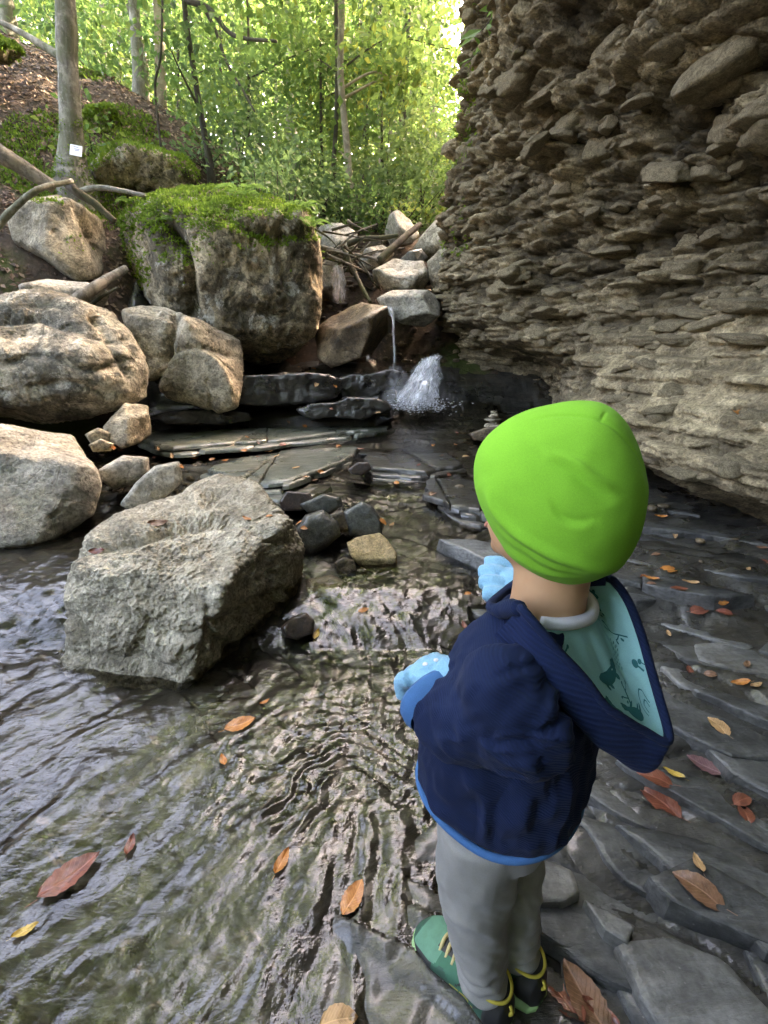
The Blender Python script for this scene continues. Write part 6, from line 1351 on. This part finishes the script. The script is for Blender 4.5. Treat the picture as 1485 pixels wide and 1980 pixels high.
def leaf_mesh(nm, mat, wid, curl, sd, fold=.15):
    nu, nv = 15, 9; u = np.linspace(0, 1, nu); V = []
    for i in range(nu):
        w_ = wid * math.sin(math.pi * u[i] ** .85) ** .75 * (1 + .06 * math.sin(u[i] * 40 + sd)) + .004
        for j in range(nv):
            s = j / (nv - 1) * 2 - 1; x = s * w_ * .5
            z = fold * abs(s) * w_ * .5 + curl * (u[i] - .5) ** 2 + .06 * curl * math.sin(s * 3 + u[i] * 7 + sd) + .012 * math.sin(u[i] * 26 + abs(s) * 5) * abs(s)
            V.append((x, u[i] - .5, z))
    V = np.array(V); st = np.array([(0, -.5, 0), (.01, -.5, 0), (.02, -.68, .03), (.008, -.68, .03)]) 
    F = [list(f) for f in grid_faces(nu, nv)] + [[nu * nv, nu * nv + 1, nu * nv + 2, nu * nv + 3]]
    return make_mesh(nm, np.vstack([V, st]), F, True, [mat])
leaf_lib = {(m, i): leaf_mesh('fallen_leaf', LM[m], w_, cu, i * 2.1, fo) for m in LM for i, (w_, cu, fo) in enumerate(((.52, .25, .2), (.60, -.3, .25), (.42, .45, .35)))}
bpy.context.view_layer.update(); dg = bpy.context.evaluated_depsgraph_get()
lr = np.random.default_rng(55)
def drop_leaf(px, py, length, color, label, ang=None, var=None, group='fallen leaves around the brook'):
    d = Vector(ray(px, py)).normalized(); hit, co, no, idx, ob, mt = scene.ray_cast(dg, Vector(CAM), d)
    org = co
    while hit and (ob.parent is not None and (ob.parent == person or ob.parent.parent == person)):
        org = co + d * 0.004; hit, co, no, idx, ob, mt = scene.ray_cast(dg, org, d)
    if not hit: return None
    if no.dot(d) > 0: no = -no
    n = (no * 0.8 + Vector((0, 0, 0.6))).normalized()
    o = link('fallen_leaf', leaf_lib[(color, int(lr.integers(3)) if var is None else var)], None, co + n * length * .05)
    a = lr.uniform(0, 6.28) if ang is None else R(ang)
    t = Vector((math.cos(a), math.sin(a), 0)); t = (t - n * t.dot(n)).normalized(); x = t.cross(n)
    o.rotation_euler = Matrix((x, t, n)).transposed().to_euler(); o.scale = (length * .9,) * 3
    tag(o, label, 'leaf', group); return o
for q in ((465, 1403, .105, 'orange', 'big wet orange leaf on the water below the large boulder', 30, 0), (137, 1697, .135, 'red', 'long brown-red leaf in the near corner of the stream', 50, 0), (252, 1636, .055, 'red', 'small crumpled dark red leaf beside the long brown one', 100, 2),
          (50, 1802, .05, 'yellow', 'tiny yellow-orange leaf at the lower picture edge', 35, 2), (545, 1668, .065, 'orange', 'orange leaf on the water just above grey bedrock', 70, 2), (683, 1738, .085, 'orange', 'orange-brown leaf lying on the grey rock near the shoe', 60, 0),
          (432, 1472, .05, 'orange', 'small curled orange leaf right below the big wet one', 120, 2), (512, 1359, .04, 'orange', 'small orange leaf near the middle of the rippled water', 40, 2), (655, 1974, .075, 'tan', 'tan leaf at the very bottom of the picture', 10, 1),
          (1388, 1405, .085, 'tan', 'pale tan pointed leaf alone on the dark slate', 95, 1), (1266, 1506, .09, 'red', 'red-brown leaf under the tip of the hood', 150, 1), (1276, 1552, .115, 'red', 'large brown-red leaf just below the hood tip', 120, 1), (1302, 1498, .055, 'yellow', 'small yellow leaf sliver beside red leaf near hood', 140, 2),
          (1360, 1482, .09, 'purple', 'purplish leaf beside the small white stone', 135, 0), (1435, 1548, .06, 'red', 'dark red leaf under the small white stone', 20, 1), (1441, 1574, .06, 'red', 'bright red-brown leaf below the small white stone', 70, 1), (1350, 1722, .105, 'brown', 'broad brown leaf flat on slate near the pale slab', 130, 1),
          (1350, 1672, .05, 'tan', 'little beige curled leaf above the broad brown one', 80, 2), (1092, 1942, .11, 'red', 'red-brown folded leaf closest to the heel', 115, 2), (1130, 1935, .125, 'brown', 'large shiny brown leaf beside the heel', 110, 0), (1160, 1962, .07, 'red', 'reddish leaf tip at the bottom beside the shoes', 140, 2),
          (1293, 1103, .085, 'orange', 'orange leaf with broad blade behind the jacket shoulder', 0, 1), (1258, 1120, .07, 'orange', 'slender orange leaf next to grey flat stone', 145, 2), (1335, 1128, .07, 'tan', 'thin tan leaf right of the broad orange one', 160, 2), (1352, 1181, .085, 'red', 'red-brown leaf on slate halfway to the cliff', 5, 1),
          (1396, 1166, .05, 'orange', 'small orange leaf near the cliff foot', 10, 2), (1400, 1184, .06, 'red', 'dark red leaf just below the small orange one', 150, 1), (1312, 1140, .07, 'red', 'dull red leaf on flat grey slate below orange leaves', 170, 0), (1278, 1000, .07, 'orange', 'orange leaf tucked under the cliff beside the cap', 160, 2),
          (580, 1011, .055, 'orange', 'upper of two orange leaves on the dark oval stone', 10, 1), (588, 1021, .045, 'orange', 'lower of two orange leaves on the dark oval stone', 170, 1), (477, 1004, .05, 'orange', 'orange leaf in the water hollow on the large boulder', 150, 2), (521, 998, .035, 'orange', 'small orange leaf at the right rim of the large boulder', 20, 1),
          (190, 1066, .07, 'red', 'rusty leaf on the left edge of the large boulder', 5, 2), (306, 1013, .085, 'brown', 'curled brown leaf in the cleft of the large boulder', 20, 2), (612, 1228, .06, 'yellow', 'yellow leaf stuck beside the knee-high cascade', 80, 2), (703, 1181, .055, 'orange', 'orange leaf below water in the rapids', 30, 0),
          (738, 1008, .07, 'orange', 'orange leaf behind the ochre rock', 150, 1), (757, 1016, .06, 'tan', 'light leaf stuck right of the ochre rock', 60, 2), (905, 1148, .04, 'orange', 'little orange leaf beside the far glove', 20, 1), (930, 1097, .035, 'orange', 'tiny orange leaf above the far glove', 60, 1), (897, 1210, .05, 'red', 'red leaf touching the jacket shoulder', 100, 2),
          (1432, 1321, .06, 'orange', 'orange sliver on slate at the right', 170, 2), (1462, 1326, .045, 'tan', 'pale leaf beside orange sliver at the right', 10, 2), (868, 918, .06, 'red', 'dark red leaf in the riffle left of the cap', 40, 1), (1425, 798, .09, 'orange', 'orange leaf caught on the lower cliff ledge', 100, 1), (1170, 1212 + 0, .01, 'orange', None, 0, 0)):
    if q[4]: drop_leaf(*q)
# small scattered leaves far off along the upper brook
spots = [(575, 716), (590, 722), (566, 722), (600, 712), (500, 858), (525, 872), (540, 880), (500, 884), (380, 890), (410, 886), (430, 893), (330, 880), (300, 884), (585, 822), (552, 815), (652, 745), (610, 742), (700, 868), (660, 862), (520, 846), (480, 850), (730, 792), (640, 790), (830, 860), (850, 880), (880, 862), (905, 880), (815, 905), (590, 920), (605, 932), (620, 915), (570, 905), (890, 835), (760, 935), (835, 955), (480, 872), (455, 864), (545, 862), (350, 905), (200, 880), (215, 868), (310, 868), (230, 870)]
ORD = ('leftmost', 'second from left', 'third from left', 'fourth from left', 'fifth from left', 'sixth from left', 'seventh from left', 'eighth from left', 'ninth from left', 'tenth from left')
CN = {'orange': 'orange', 'tan': 'pale tan', 'red': 'dark red', 'brown': 'brown', 'yellow': 'yellow', 'purple': 'purplish'}
def scatter(items, place, group):
    """items: (px, py, length, colour); the label counts leaves of one colour in one place"""
    by = {}
    for it in sorted(items): by.setdefault(it[3], []).append(it)
    for c_, L in by.items():
        for i, it in enumerate(L): drop_leaf(it[0], it[1], it[2], c_, ('small %s leaf %s' % (CN[c_], place)) if len(L) == 1 else '%s of the small %s leaves %s' % (ORD[i], CN[c_], place), None, None, group)
regs = {}
for i, (a, b) in enumerate(spots):
    a += lr.normal(0, 3); b += lr.normal(0, 2)
    rg = ('below the mossy boulder' if b < 760 and a < 625 else 'on the black ledge by the waterfall' if b < 800 else 'near the cairn' if a > 800 and b < 900 else 'in the riffle left of the cap' if a > 720 else 'by the egg-shaped stone' if a < 260 else 'on the long slate ledge' if b < 856 else 'on the gravel above the large boulder' if a < 460 else 'on the lower slate ledge' if b < 900 else 'behind the stone cluster')
    regs.setdefault(rg, []).append((a, b, lr.uniform(.05, .09), ('orange', 'tan', 'red', 'orange', 'brown')[i % 5]))
for rg, L in regs.items(): scatter(L, rg, 'small leaves along the upper brook')
scatter([(lr.uniform(1240, 1480), lr.uniform(1030, 1200), lr.uniform(.03, .055), ('brown', 'red', 'tan')[i % 3]) for i in range(7)], 'at the cliff foot', 'small leaves on the slate floor')
scatter([(lr.uniform(1290, 1480), lr.uniform(1210, 1340), lr.uniform(.03, .05), ('brown', 'red', 'tan')[i % 3]) for i in range(4)], 'on slate right of hood', 'small leaves on the slate floor')
